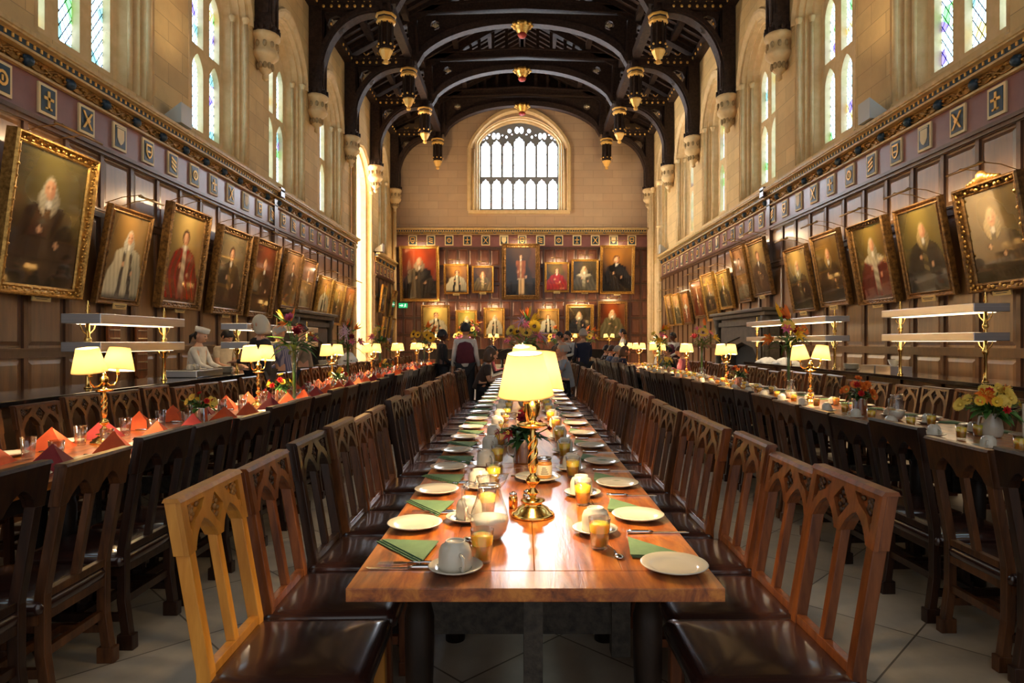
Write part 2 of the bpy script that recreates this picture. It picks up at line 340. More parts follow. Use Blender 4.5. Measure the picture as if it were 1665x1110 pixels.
# ---- oak panelling with rails, stiles, shield band, carved frieze and cornice
def panelling(parent, Mp, u0, u1, rows, pw, mat, z_sh, sh_w, sh_h, pitch, sh0, zc, back=True):
    # Mp(u, v, t): t = distance out from wall
    top = zc-.40
    bk = MB(); bx = lambda mb, a, b, c, d, t0, t1: mb.add([Mp(a,c,t0),Mp(b,c,t0),Mp(b,d,t0),Mp(a,d,t0),Mp(a,c,t1),Mp(b,c,t1),Mp(b,d,t1),Mp(a,d,t1)], [(0,1,2,3),(4,5,6,7),(0,1,5,4),(1,2,6,5),(2,3,7,6),(3,0,4,7)])
    bx(bk, u0, u1, 0, zc, -.02, .05)
    n = max(1, round((u1-u0)/pw)); pw = (u1-u0)/n
    for a, b in rows:                                               # raised fields
        for i in range(n):
            ua = u0+i*pw+.06; ub = u0+(i+1)*pw-.06
            r0 = [Mp(ua,a+.03,.05), Mp(ub,a+.03,.05), Mp(ub,b-.03,.05), Mp(ua,b-.03,.05)]
            r1 = [Mp(ua+.05,a+.08,.066), Mp(ub-.05,a+.08,.066), Mp(ub-.05,b-.08,.066), Mp(ua+.05,b-.08,.066)]
            bk.loft([r0, r1]); bk.add(r1, [(0,1,2,3)])
    obj('panelling', bk, mat, parent)
    st = MB()
    zs_ = [0]+[x for r in rows for x in r]+[]
    for i in range(n+1):
        u = u0+i*pw
        for a, b in rows: bx(st, u-.035, u+.035, a, b, .05, .085)
    prev = 0
    for a, b in rows:
        bx(st, u0, u1, prev, a, .05, .09); bx(st, u0, u1, a-.025, a, .09, .11); prev = b
    bx(st, u0, u1, prev, prev+.06, .05, .09)
    zt = z_sh-sh_h/2-.07
    bx(st, u0, u1, zt-.05, zt, .05, .15); bx(st, u0, u1, zt-.10, zt-.05, .05, .12)
    obj('rail', st, M['stile'], parent)
    bd = MB(); bx(bd, u0, u1, zt, zc-.36, .05, .08); obj('band', bd, M['band'], parent)
    g = MB(); zf = z_sh+sh_h/2+.04
    bx(g, u0, u1, zf, zf+.03, .08, .14); bx(g, u0, u1, zc-.16, zc-.13, .10, .20); bx(g, u0, u1, zc-.05, zc, .12, .28)
    r0 = [Mp(u0,zc-.06,.20), Mp(u0,zc-.02,.30), Mp(u0,zc+.03,.30), Mp(u0,zc+.06,.05)]; r1 = [Mp(u1,zc-.06,.20), Mp(u1,zc-.02,.30), Mp(u1,zc+.03,.30), Mp(u1,zc+.06,.05)]
    g.loft([r0, r1], closed=True)
    obj('cornice', g, M['cornice'], parent)
    dk = MB(); bx(dk, u0, u1, zc-.13, zc-.05, .08, .20); obj('dentil_band', dk, M['navy'], parent)
    dt = MB(); k = u0+.05
    while k < u1:
        bx(dt, k, k+.028, zc-.115, zc-.07, .20, .215); k += .11
    obj('dentil', dt, M['gilt_paint'], parent)['kind'] = 'stuff'
    fr = MB(); hf = (zc-.16)-(zf+.03); zm = zf+.03+hf/2
    bx(fr, u0, u1, zf+.03, zc-.16, .08, .10)
    m = int((u1-u0)/.06); V = []                                    # running vine, one relief
    for ph in (0, PI):
        P = [Mp(u0+i*.03, zm+math.sin(i*.03*2*PI/(pitch)+ph)*hf*.33, .115) for i in range(int((u1-u0)/.03))]
        fr.tube(P, hf*.07, 5)
    q = u0+.04
    while q < u1-.04:
        c = Mp(q, zm+math.sin(q*17.0)*hf*.25, .11); fr.ball(c, (.028,.028,.022), 6, 4); q += .055
    obj('frieze', fr, M['gilt_dark'], parent)
    pos = []
    u = sh0
    while u < u1-.1:
        if u > u0+.1: pos.append(u)
        u += pitch
    for i, u in enumerate(pos):
        s = MB(); bx(s, u-sh_w/2, u+sh_w/2, z_sh-sh_h/2, z_sh+sh_h/2, .08, .105); so = obj('shield_panel', s, M['cream'], parent)
        s = MB(); e = sh_w*.12; bx(s, u-sh_w/2+e, u+sh_w/2-e, z_sh-sh_h/2+e, z_sh+sh_h/2-e, .105, .112); obj('shield_field', s, M['navy'], so)
        s = MB(); hw_ = sh_w*.26; hh = sh_h*.30; kx = i % 6
        mk = lambda uu, vv, t: Mp(u+uu, z_sh+vv, t)
        shp = [(-hw_,hh), (hw_,hh), (hw_,-hh*.2), (hw_*.6,-hh*.7), (0,-hh), (-hw_*.6,-hh*.7), (-hw_,-hh*.2)]
        def bar(a, b, c, d): s.prism([(a,c),(b,c),(b,d),(a,d)], (), mk, .112, .122)
        if kx == 0: s.prism(shp, [[(x*.72, y*.72) for x, y in shp]], mk, .112, .122); bar(-hw_*.6, hw_*.6, -.015, .015)
        elif kx == 1:
            for t in (-.6, 0, .6): s.prism([(-hw_+.01,t*hh-.02+.03),(hw_-.01,t*hh-.02-.03),(hw_-.01,t*hh+.02-.03),(-hw_+.01,t*hh+.02+.03)], (), mk, .112, .122)
        elif kx == 2: s.prism([(hw_*math.cos(q*PI/6), hh*.8*math.sin(q*PI/6)) for q in range(12)], [[(hw_*.65*math.cos(q*PI/6), hh*.5*math.sin(q*PI/6)) for q in range(12)]], mk, .112, .122); bar(-.012, .012, -hh*.3, hh*.3)
        elif kx == 3: bar(-.018, .018, -hh, hh); bar(-hw_, hw_, -.018+.02, .038); bar(-hw_*.7, hw_*.7, -hh, -hh*.8)
        elif kx == 4:
            for q in (-1, 1): s.prism([(-hw_*q-.018, -hh), (-hw_*q+.018, -hh), (hw_*q+.018, hh), (hw_*q-.018, hh)], (), mk, .112, .122)
            s.prism([(.04*math.cos(q*PI/3), .04*math.sin(q*PI/3)) for q in range(6)], (), mk, .122, .13)
        else: s.prism(shp, (), mk, .112, .118); bar(-hw_*1.2, hw_*1.2, hh*1.08, hh*1.25)
        obj('charge', s, M['gilt_paint'] if kx != 5 else M['cream'], so)
        b = MB(); c = Mp(u+pitch/2, zm, .13); b.ball(c, (.07,.07,hf*.42), 8, 6)
        for q in (-1, 1): b.ball(Mp(u+pitch/2+q*.05, zm+.03, .13), .03, 6, 4)
        obj('lion_mask', b, M['navy'], parent)
M['cornice'] = noisy('cornice_paint', (.42,.27,.10), (.66,.46,.20), 10, rough=.5, pos=True)
ROWS = [(.16,1.20), (1.32,3.14), (3.26,4.02)]
YC = [5.58+BAY*k for k in range(0, 5)]
wl = wall('wall_left', -1, [(1.92,{})]+[(y, {}) for y in YC]+[(27.85, dict(hw=.95))], bay=(24.4, 1.6, 4.8, 7.4, 8.8))
wr = wall('wall_right', 1, [(1.92,{})]+[(y, {}) for y in YC]+[(23.88, {}), (27.6, dict(hw=.95))])
for par, sg, segs in ((wl, -1, ((Y0, 15.4), (15.4, 22.8), (26.0, 29.8))), (wr, 1, ((Y0, 15.4), (15.4, 27.4)))):
    for u0, u1 in segs:
        panelling(par, (lambda sg: lambda u, v, t: (sg*(HW-t), u, v))(sg), u0, u1, ROWS, .70, M['panel'], 4.39, .31, .38, .72, 8.03-.72*15 if u0 < 20 else 26.3, 4.98)
    pil = MB()
    for y in (15.4,): pil.box(min(sg*5.86, sg*6), max(sg*5.86, sg*6), y-.10, y+.10, 0, 4.9); pil.box(min(sg*5.70, sg*6), max(sg*5.70, sg*6), y-.12, y+.12, 4.84, 5.06)
    obj('pilaster', pil, M['stile'], par)
# bay at the dais end, left: splayed stone recess with tall windows
bay = MB()
bo = arch_outline(1.6, 0, 7.4, 8.8)
rb = []
for k, (s_, dep) in enumerate([(1.0,0), (.97,.06), (.94,.06), (.92,.25), (.88,.25), (.86,.45)]):
    o = arch_outline(1.6*s_, 0, 7.4, 7.4+1.4*(1-(1-s_)*1.1)); rb.append([(-(HW+dep), 24.4+u, v) for u, v in o[1:]+o[:1]])
bay.loft(rb, closed=False)
for y0, y1 in ((22.5, 22.8), (26.0, 26.3)): bay.box(-9.2, -6.45, y0, y1, 0, 9.2)
bay.box(-9.2, -6.3, 22.5, 26.3, 9.0, 9.2); bay.box(-9.3, -9.1, 22.5, 26.3, 0, 1.6); bay.box(-9.3, -9.1, 22.5, 26.3, 8.6, 9.2)
for y in (22.9, 23.7, 24.5, 25.3, 26.0): bay.box(-9.25, -9.0, y-.07, y+.07, 1.6, 8.6)
for z in (3.9, 6.2): bay.box(-9.25, -9.0, 22.8, 26.0, z-.06, z+.06)
for y in (22.86, 25.94, 26.12):
    for x in (-6.06, -6.25): bay.tube([(x,y,0),(x,y,7.4)], .05, 8); bay.lathe([(.05,-.12),(.10,0),(.05,.06)], 8, (x,y,7.4))
obj('bay_recess', bay, M['carved'], wl)
obj('bay_window_glass', MB().box(-9.16, -9.12, 22.8, 26.0, 1.6, 8.6), M['pane_bay'], wl)
# stone columns closing the right side before the dais
rc = MB()
rc.box(5.90, 6.0, 27.4, 30.0, 0, 4.85)
for y, r_ in ((27.55,.09), (27.85,.06), (28.9,.06), (29.3,.11), (29.8,.09)):
    rc.tube([(5.86,y,0),(5.86,y,8.2)], r_, 10); rc.lathe([(r_,-.15),(r_*1.7,0),(r_*1.7,.05),(r_,.1)], 10, (5.86,y,8.2)); rc.lathe([(r_*1.7,0),(r_*1.7,.25),(r_,.4)], 10, (5.86,y,0))
for k in range(5): rc.lathe([(.12,-.05),(.16,0),(.12,.05)], 10, (5.86,27.55,1.5+k*1.2))
obj('stone_shaft', rc, M['carved'], wr)
lc = MB()
for y, r_ in ((29.75,.10), (22.62,.08)):
    lc.tube([(-5.88,y,0),(-5.88,y,8.2)], r_, 10); lc.lathe([(r_,-.15),(r_*1.7,0),(r_*1.7,.05),(r_,.1)], 10, (-5.88,y,8.2))
obj('stone_shaft', lc, M['carved'], wl)
# ---- end wall
we = thing('wall_end', kind='structure')
WX, WHW = -.14, 2.05; WZB, WZS, WZA = 7.45, 10.62, 11.85
ow = arch_outline(WHW, WZB, WZS, WZA, 20, 1.9, .72)
obj('stone_wall', MB().prism([(-6.1,6.5),(6.1,6.5),(6.1,16),(-6.1,16)], [[(WX+u, v) for u, v in ow]], lambda u, v, t: (u, YE+t, v), 0, .02), M['stone_end'], we)
panelling(we, lambda u, v, t: (u, YE-t, v), -6.0, 6.0, [(.16,.86),(.94,1.66),(1.74,2.46),(2.54,3.26),(3.34,4.04),(4.12,4.84),(4.92,5.66)], .50, M['panel_end'], 6.08, .40, .47, .846, -5.92, 6.60)
W1 = thing('window_end', kind='structure'); W1.name = 'window_%d' % (nwin+1)
rings = []
for s_, dep in [(1,0), (.985,.05), (.96,.05), (.945,.2), (.915,.2), (.90,.4)]:
    o = arch_outline(WHW*s_, WZB+dep*.3, WZS, WZS+(WZA-WZS)*(1-(1-s_)*1.5), 20, 1.9, .72); rings.append([(WX+u, YE+dep, v) for u, v in o])
j_ = MB().loft(rings); hd = []
for f_, dp in ((1.06,0), (1.10,-.10), (1.16,-.10), (1.18,0)):
    o = arch_outline(WHW*f_, WZB, WZS-.25, WZS+(WZA-WZS)*(1+(f_-1)*2.2), 20, 1.9, .72); hd.append([(WX+u, YE+dp, v) for u, v in o[1:]+o[:1]])
j_.loft(hd, closed=False); j_.box(WX-2.35, WX+2.35, YE-.16, YE+.4, WZB-.14, WZB+.02)
for q in (-1, 1): j_.tube([(WX+q*WHW*1.03, YE-.03, WZB), (WX+q*WHW*1.03, YE-.03, WZS-.3)], .05, 8)
obj('jamb', j_, M['carved'], W1)
ih = WHW*.90; zb_, za_ = WZB+.12, WZS+(WZA-WZS)*.85
o = arch_outline(ih, zb_, WZS, za_, 20, 1.9, .72)
H = []; wid = [.41]*3+[.46]+[.41]*3; gap = (2*ih-.12-sum(wid))/6; cx = -ih+.06
for i, ww in enumerate(wid):
    c = cx+ww/2; cx += ww+gap
    for z0, z1 in ((zb_+.08, 9.02), (9.14, 10.80+(.22 if i == 3 else (.06 if i in (1, 5) else 0)))):
        P = [(c-ww/2, z0), (c+ww/2, z0)]; zsp = z1-.32
        for f_, zz in ((.5,zsp), (.5,zsp+.10), (.36,zsp+.13), (.33,zsp+.22), (.14,zsp+.25), (0,zsp+.34)): P.append((c+ww*f_, zz))
        for f_, zz in ((.14,zsp+.25), (.33,zsp+.22), (.36,zsp+.13), (.5,zsp+.10)): P.append((c-ww*f_, zz))
        H.append(P)
def oval(cx, cz, rx, rz, n=8): return [(cx+rx*math.cos(2*PI*k/n), cz+rz*math.sin(2*PI*k/n)) for k in range(n)]
for q in (-1, 1):
    H += [oval(q*1.09-.10, 11.06, .09, .16), oval(q*1.09+.10, 11.06, .09, .16), oval(q*.46, 11.30, .09, .10), oval(q*.60, 11.02, .05, .07), oval(q*1.52, 10.98, .05, .06), oval(q*.11, 11.34, .10, .17), oval(q*.34, 11.14, .04, .04), oval(q*1.40, 11.12, .04, .04), oval(q*1.66, 10.90, .035, .035), oval(q*.78, 11.10, .04, .04)]
obj('tracery', MB().prism(o, H, lambda u, v, t: (WX+u, YE+t, v), .38, .52), M['tracery'] if 'tracery' in M else M['stone_end'], W1)
obj('glass', MB().prism(o, (), lambda u, v, t: (WX+u, YE+t, v), .46, .48), M['pane_end'], W1)
gl = MB()
for i in range(7):
    c = -ih+.06+sum(wid[:i])+gap*i+wid[i]/2
    for z in (8.0, 8.55, 9.7, 10.2): gl.box(WX+c-wid[i]/2, WX+c+wid[i]/2, YE+.44, YE+.455, z-.012, z+.012)
obj('saddle_bar', gl, M['lead'], W1)
rd = MB()
for i in (1, 2, 5, 6):
    c = -ih+.06+sum(wid[:i])+gap*i+wid[i]/2
    P = oval(c, 7.95, .13, .13, 12); rd.prism(P, [oval(c, 7.95, .10, .10, 12)], lambda u, v, t: (WX+u, YE+t, v), .43, .45)
for i in range(7):
    c = -ih+.06+sum(wid[:i])+gap*i+wid[i]/2
    for z in (8.78, 10.62): rd.box(WX+c-.11, WX+c+.11, YE+.43, YE+.45, z, z+.03)
obj('stained_roundel', rd, M['red_paint'], W1)
# ================================================================ ROOF
M['carved_dark'] = noisy('recess_shade_carving', (.26,.17,.08), (.42,.29,.14), 12, rough=.8)  # recess shade of the corbel carving put into a darker stone colour
ceil = thing('ceiling', kind='structure')
rf = MB()
ZE, ZR = 11.1, 14.6
for sg in (-1, 1):
    rf.add([(sg*6.3,Y0,ZE),(0,Y0,ZR),(0,YE+.5,ZR),(sg*6.3,YE+.5,ZE)], [(0,1,2,3)])
obj('roof_boards', rf, M['roof2'], ceil)
rb = MB()
y = -.5
while y < YE:
    for sg in (-1, 1): rb.obox((sg*6.2,y,ZE-.02), (0,y,ZR-.07), .10, .12)
    y += .42
for z_, in ((0,),):
    for fx in (1.3, 2.6, 3.9, 5.1):
        for sg in (-1, 1): rb.obox((sg*fx,Y0,ZE+(ZR-ZE)*(1-fx/6.3)-.12), (sg*fx,YE,ZE+(ZR-ZE)*(1-fx/6.3)-.12), .2, .24)
rb.obox((0,Y0,ZR-.15), (0,YE,ZR-.15), .28, .3)
for sg in (-1, 1):
    rb.box(min(sg*5.75,sg*6.1), max(sg*5.75,sg*6.1), Y0, YE, 10.82, 11.15)
    rb.box(min(sg*3.72,sg*3.98), max(sg*3.72,sg*3.98), Y0, YE, 10.95, 11.25)
obj('purlin', rb, M['roof'], ceil)
# one hammerbeam truss, mirrored halves, copied down the hall
def quad_strip(mb, P, Q, y0, y1):                              # band between curve P and curve Q, thick in y
    R0 = [(x, y0, z) for x, z in P]; R1 = [(x, y0, z) for x, z in Q]; R2 = [(x, y1, z) for x, z in Q]; R3 = [(x, y1, z) for x, z in P]
    mb.loft([list(q) for q in zip(R0, R1, R2, R3)])
def truss():
    t = thing('roof_truss', kind='structure')
    for sg in (-1, 1):
        w_ = MB()
        w_.box(min(sg*5.62,sg*5.98), max(sg*5.62,sg*5.98), -.18, .18, 8.45, 11.0)         # wall post
        w_.box(min(sg*3.7,sg*5.98), max(sg*3.7,sg*5.98), -.17, .17, 10.72, 11.0)          # hammer beam
        w_.box(min(sg*3.7,sg*5.98), max(sg*3.7,sg*5.98), -.22, .22, 10.94, 11.02)
        N = 14                                                                         # arched brace, wall post to pendant
        A = []; B = []; C = []
        for i in range(N+1):
            a = PI/2*i/N; c, s_ = math.cos(a), math.sin(a)
            A.append((sg*(4.02+1.60*c**.9), 8.75+1.88*s_**.95)); B.append((sg*(4.02+1.78*c**.9), 8.75+2.06*s_**.95)); C.append((sg*(4.02+1.66*c**.9), 8.75+1.94*s_**.95))
        quad_strip(w_, A, B, -.17, .17)
        quad_strip(w_, C, B, -.21, .21)
        # spandrel: pierced board behind the brace
        sp = [(sg*5.62, 9.3)]+[(x, z) for x, z in B[3:]]+[(sg*4.02, 10.75), (sg*5.62, 10.75)]
        h1 = [(sg*5.25+.26*math.cos(k*PI/4), 10.35+.26*math.sin(k*PI/4)) for k in range(8)]
        w_.prism(sp, [h1], lambda u, v, t_: (u, t_, v), -.05, .05)
        # post and lower cheek above the corbel
        w_.box(min(sg*5.60,sg*5.98), max(sg*5.60,sg*5.98), -.22, .22, 8.40, 8.55)
        for q in (-1, 1): w_.tube([(sg*5.60, q*.12, 8.5), (sg*5.60, q*.12, 10.7)], .035, 6)
        # hammer post rising to the collar
        w_.obox((sg*3.62,0,10.9), (sg*3.78,0,12.62), .30, .26, (0,1,0)); w_.obox((sg*3.50,0,10.9), (sg*3.66,0,12.6), .10, .34, (0,1,0))
        # upper arched brace to the boss
        A = []; B = []
        for i in range(17):
            q = i/16; x = 3.55*(1-q); z = 10.75+1.38*(1-(1-q)**2.1)**.62 if q < 1 else 12.13
            A.append((sg*x, z)); B.append((sg*x*1.0, z+.20+.10*(1-q)))
        quad_strip(w_, A, B, -.16, .16)
        tp = [(x, z-.02) for x, z in B]+[(0, 12.55), (sg*3.55, 12.45)]
        hh = [(sg*2.95+.17*math.cos(k*PI/4), 12.12+.17*math.sin(k*PI/4)) for k in range(8)]
        w_.prism(tp, [hh], lambda u, v, t_: (u, t_, v), -.05, .05)
        w_.obox((sg*3.9,0,12.60), (0,0,12.82), .30, .26); w_.obox((sg*3.9,0,12.50), (0,0,12.66), .38, .06); w_.obox((sg*3.9,0,12.74), (0,0,12.97), .38, .06)
        # collar struts and principal
        for x in (.0, .62, 1.15, 1.7): w_.box(sg*x-.06, sg*x+.06, -.06, .06, 12.7, 14.5-x*.56)
        w_.obox((sg*6.1,0,11.1), (0,0,14.42), .30, .30)
        w_.obox((sg*3.7,0,11.0), (sg*3.7,0,12.6), .12, .12, (0,1,0))
        obj('timber', w_, M['roof'], t)
        lt = MB()                                                    # white struts above the collar
        lt.obox((sg*2.0,0,12.85), (sg*2.1,0,13.42), .10, .12, (0,1,0)); obj('strut', lt, M['roof2'], t)
        # pendant
        p = MB(); X = sg*3.86
        p.lathe([(.17,10.9),(.17,9.72),(.20,9.66),(.14,9.6)], 8, (X,0,0))
        for k in range(8):
            a = k*PI/4+PI/8; p.obox((X+.20*math.cos(a), .20*math.sin(a), 9.72), (X+.20*math.cos(a), .20*math.sin(a), 10.5), .035, .05, (0,1,0))
        p.lathe([(.26,10.52),(.20,10.75),(.2,10.9)], 8, (X,0,0))
        po = obj('pendant', p, M['roof'], t)
        g = MB(); g.lathe([(.22,10.38),(.28,10.42),(.28,10.47),(.24,10.50),(.24,10.56),(.30,10.58),(.30,10.62),(.2,10.63)], 8, (X,0,0), smooth=False)
        g.lathe([(.02,9.25),(.07,9.27),(.08,9.33),(.05,9.37),(.11,9.42),(.16,9.53),(.20,9.60),(.20,9.64),(.16,9.65)], 8, (X,0,0), smooth=False)
        for k in range(8):
            a = k*PI/4; g.ball((X+.24*math.cos(a), .24*math.sin(a), 9.76), .035, 6, 4)
        obj('gilding', g, M['gilt_paint'], po)
        # gilt bosses along the hammer beam and heraldic badges in the spandrels
        b = MB()
        for k in range(7): b.ball((sg*(4.25+.22*k), -.20, 10.80), (.045,.03,.05), 6, 4)
        for k in range(3):
            xx = sg*(4.35+.45*k)
            for q in (-1, 1): b.obox((xx-q*.09,-.19,10.93), (xx+q*.09,-.19,11.12), .03, .03, (0,1,0))
        for k in range(10): b.ball((sg*5.72, -1.5+.33*k+.2, 10.9), (.03,.045,.05), 6, 4)
        obj('gilt_boss', b, M['gilt_paint'], t)
        b = MB(); b.lathe([(0,-.03),(.12,-.03),(.14,0),(.12,.03),(0,.03)], 10); b.xf(Matrix.Translation((sg*5.25,-.04,10.35)) @ Matrix.Rotation(PI/2,4,'X'))
        for q in (-1, 1): b.obox((sg*5.25-q*.12,-.08,10.23), (sg*5.25+q*.12,-.08,10.47), .04, .03, (0,1,0))
        b.ball((sg*2.95,-.04,12.12), (.07,.03,.09), 6, 5)
        for q in (-1, 1): b.ball((sg*2.95+q*.08,-.04,12.12), (.05,.03,.05), 6, 4)
        obj('badge', b, M['badge'], t)
        c = MB(); X = sg*5.98                                          # carved stone corbel
        pr = [(.02,7.30),(.07,7.34),(.07,7.40),(.05,7.44),(.13,7.52),(.17,7.72),(.28,7.82),(.30,7.90),(.26,7.94),(.25,8.18),(.32,8.24),(.32,8.32),(.27,8.36)]
        c.lathe([(r, z) for r, z in pr], 14, (sg*5.82,0,0))
        cl = MB()
        for k in range(10):
            a = k*2*PI/10
            cl.ball((sg*5.82+.15*math.cos(a), .15*math.sin(a), 7.62), (.05,.05,.08), 6, 4); cl.ball((sg*5.82+.26*math.cos(a), .26*math.sin(a), 8.06), (.05,.05,.08), 6, 4)
        co = obj('corbel', c, M['carved'], t); obj('corbel_foliage', cl, M['carved_dark'], co)
        cr = MB()
        for k in range(12):
            a = k*2*PI/12; cr.obox((sg*5.80+.27*math.cos(a), .27*math.sin(a), 8.36), (sg*5.80+.27*math.cos(a), .27*math.sin(a), 8.46), .07, .04, (0,1,0))
        cr.lathe([(.28,8.30),(.28,8.40),(.2,8.42)], 12, (sg*5.80,0,0)); obj('cresting', cr, M['roof'], t)
    b = MB(); b.lathe([(.02,11.80),(.13,11.86),(.22,11.96),(.26,12.06),(.31,12.10),(.26,12.20),(.14,12.28)], 10, (0,0,0))
    for k in range(10):
        a = k*2*PI/10; b.ball((.32*math.cos(a), .26*math.sin(a), 12.14), (.08,.07,.07), 6, 4)
    bo_ = obj('roof_boss', b, M['gilt'], t)
    b = MB().lathe([(.02,11.70),(.12,11.74),(.17,11.82),(.10,11.90)], 8, (0,0,0)); obj('boss_shield', b, M['red_paint'], bo_)
    return t
M['badge'] = noisy('badge_paint', (.45,.35,.22), (.75,.66,.5), 10, rough=.5)
tr = truss(); tr.location = (0, 14.64, 0)
for k in (-3, -2, -1, 1, 2, 3):
    d_ = dup(tr); d_.location = (0, 14.64+BAY*k, 0)
d_ = dup(tr); d_.location = (0, 29.5, 0)
gb = MB()
gb.add([(-6.2,YE-.02,12.7),(6.2,YE-.02,12.7),(0,YE-.02,14.7)], [(0,1,2)])
obj('gable_boards', gb, M['roof'], ceil)
# ================================================================ FURNITURE
def wood(name, c1, c2, rough=.36, coat=.25): return noisy(name, c1, c2, 5, (6,6,.9), rough=rough, bump=.08, coat=coat, coatr=.12, rnd=.18, spec=.3)
M['oak_dark'] = wood('dark_oak', (.012,.005,.003), (.042,.015,.006))
M['oak_red'] = wood('red_oak', (.085,.022,.006), (.25,.075,.018))
M['oak_mid'] = wood('brown_oak', (.045,.016,.006), (.145,.052,.015))
M['oak_light'] = wood('light_oak', (.50,.19,.022), (.68,.30,.045))
M['relief'] = noisy('carving_relief', (.015,.007,.004), (.07,.03,.012), 14, rough=.45)
M['relief_light'] = noisy('carving_relief_light', (.20,.08,.015), (.42,.19,.04), 14, rough=.45)
M['leather'] = noisy('brown_leather', (.022,.008,.006), (.045,.016,.011), 5, rough=.26, bump=.12, coat=.7, coatr=.12)
def chair_back_pts():
    return
def make_chair(wm, rm, plain_from_front=False):
    t = thing('gothic_chair')
    # local: sitter faces +X, back at x=-.20 .. rake -.27
    bx = lambda z: -.205-.085*max(0, (z-.45))/.5                      # rake of the back
    for q in (-1, 1):                                              # rear post from floor to crest
        p = MB(); y = q*.186
        pts = [(bx(.45)-.03,0), (bx(.45),.22), (bx(.45),.45), (bx(.80),.80), (bx(.86),.86)]
        p.loft([[(x-.02,y-.019,z),(x+.022,y-.019,z),(x+.022,y+.019,z),(x-.02,y+.019,z)] for x, z in pts], caps=True)
        p.box(bx(.45)-.055, bx(.45)+.02, y-.022, y+.022, 0, .07)
        obj('rear_post', p, wm, t, bevel=.004)
    p = MB()
    for z0, z1 in ((.43,.462), (.345,.395)):
        p.box(bx(z0)-.014, bx(z0)+.016, -.17, .17, z0, z1)
    obj('back_rail', p, wm, t, bevel=.003)
    p = MB(); p.loft([[(bx(z)-.014,-.016,z),(bx(z)+.016,-.016,z),(bx(z)+.016,.016,z),(bx(z)-.014,.016,z)] for z in (.46,.84)], caps=True)
    obj('mullion', p, wm, t, bevel=.003)
    # crest board: two pointed arches below, carved diamond and corner triangles sunk in the front
    H0, H1 = .792, .948
    low = [(-.212,H0), (-.167,H0+.005)]
    def arch(a, b):
        o = []
        for i in range(1, 8):
            s_ = -1+i/4; o.append((a+(b-a)*(s_+1)/2, H0+.005+.075*(1-abs(s_)**1.35)**.75))
        return o
    low += arch(-.167, -.018)+[(-.018,H0+.005), (.018,H0+.005)]+arch(.018, .167)+[(.167,H0+.005), (.212,H0)]
    outer = low+[(.212,H1), (-.212,H1)]
    dia = [(0,.930), (.046,.885), (0,.832), (-.046,.885)]
    tl = [(-.178,.930), (-.070,.930), (-.100,.900), (-.148,.878), (-.178,.835)]
    tr_ = [(-x, z) for x, z in tl[::-1]]
    K = lambda u, v, d: (bx(v)+d, u, v)
    p = MB(); p.prism(outer, (), K, -.022, .010)
    obj('crest_board', p, wm, t, bevel=.002)
    p = MB(); p.prism([(x*.995, z) for x, z in outer], [dia, tl, tr_], K, .010, .024)
    p.loft([[K(s_*.216, z, d) for z, d in ((H1-.002,-.026),(H1-.002,.028),(H1+.010,.020),(H1+.010,-.018))] for s_ in (-1, 1)], caps=True)
    cr = obj('carved_face', p, wm, t)
    for c, n in (((0,.882), 4), ((-.150,.902), 3), ((.150,.902), 3)):
        r = MB(); r.box(.0,.001,-.001,.001,.87,.871) if 0 else None
        for k in range(n*2):
            a = k*PI/n+.5; rr = .021 if n > 3 else .014
            r.ball(K(c[0]+rr*math.cos(a), c[1]+rr*1.35*math.sin(a), .014), (.006,.0095,.0095), 6, 4)
        r.ball(K(c[0], c[1], .015), (.007,.012,.012), 6, 4)
        if c[0]: r.ball(K(c[0]*.70, c[1]+.014, .014), (.005,.012,.008), 6, 4)
        obj('carving', r, rm, cr)
    for q in (-1, 1):
        p = MB(); y = q*.195; p.loft([[(x-.02,y-.02,z),(x+.02,y-.02,z),(x+.02,y+.02,z),(x-.02,y+.02,z)] for x, z in ((.235,0),(.225,.10),(.22,.385))], caps=True)
        p.box(.205, .262, y-.024, y+.024, 0, .06)
        obj('front_leg', p, wm, t, bevel=.004)
    p = MB()
    for y in (-.195, .195): p.box(-.20, .20, y-.012, y+.012, .13, .165); p.box(-.2, .21, y-.014, y+.014, .335, .385)
    p.box(-.212, -.188, -.19, .19, .20, .235); p.box(-.02, .01, -.19, .19, .13, .165); p.box(.20, .228, -.19, .19, .335, .385)
    obj('stretcher', p, wm, t)
    s = MB(); prof = []
    def rr_(hx, hy, z, r=.03):
        o = []
        for cx, cy, a0 in ((hx-r,hy-r,0), (-hx+r,hy-r,90), (-hx+r,-hy+r,180), (hx-r,-hy+r,270)):
            for k in range(4): a = R(a0+30*k); o.append((.02+cx+r*math.cos(a), cy+r*math.sin(a), z))
        return o
    s.loft([rr_(.232,.215,.375), rr_(.240,.222,.382), rr_(.243,.225,.408), rr_(.232,.215,.427), rr_(.19,.175,.436), rr_(.10,.09,.440), rr_(.02,.02,.441,.005)], caps=True, smooth=True)
    obj('seat', s, M['leather'], t)
    return t
CH = {k: make_chair(M[k], M['relief_light' if k == 'oak_light' else 'relief']) for k in ('oak_dark', 'oak_mid', 'oak_red', 'oak_light')}
used = set()
def put_chair(kind, x, y, rz, label, group):
    c = CH[kind] if kind not in used else dup(CH[kind])
    used.add(kind); c.location = (x, y, 0); c.rotation_euler = (0, 0, rz); tag(c, label, 'chair', group); return c
CX0 = .035; LX, RX = -2.62, 3.02
rnd = random.Random(3)
WN = {'oak_dark': 'dark oak', 'oak_mid': 'brown oak', 'oak_red': 'reddish oak', 'oak_light': 'pale golden oak'}
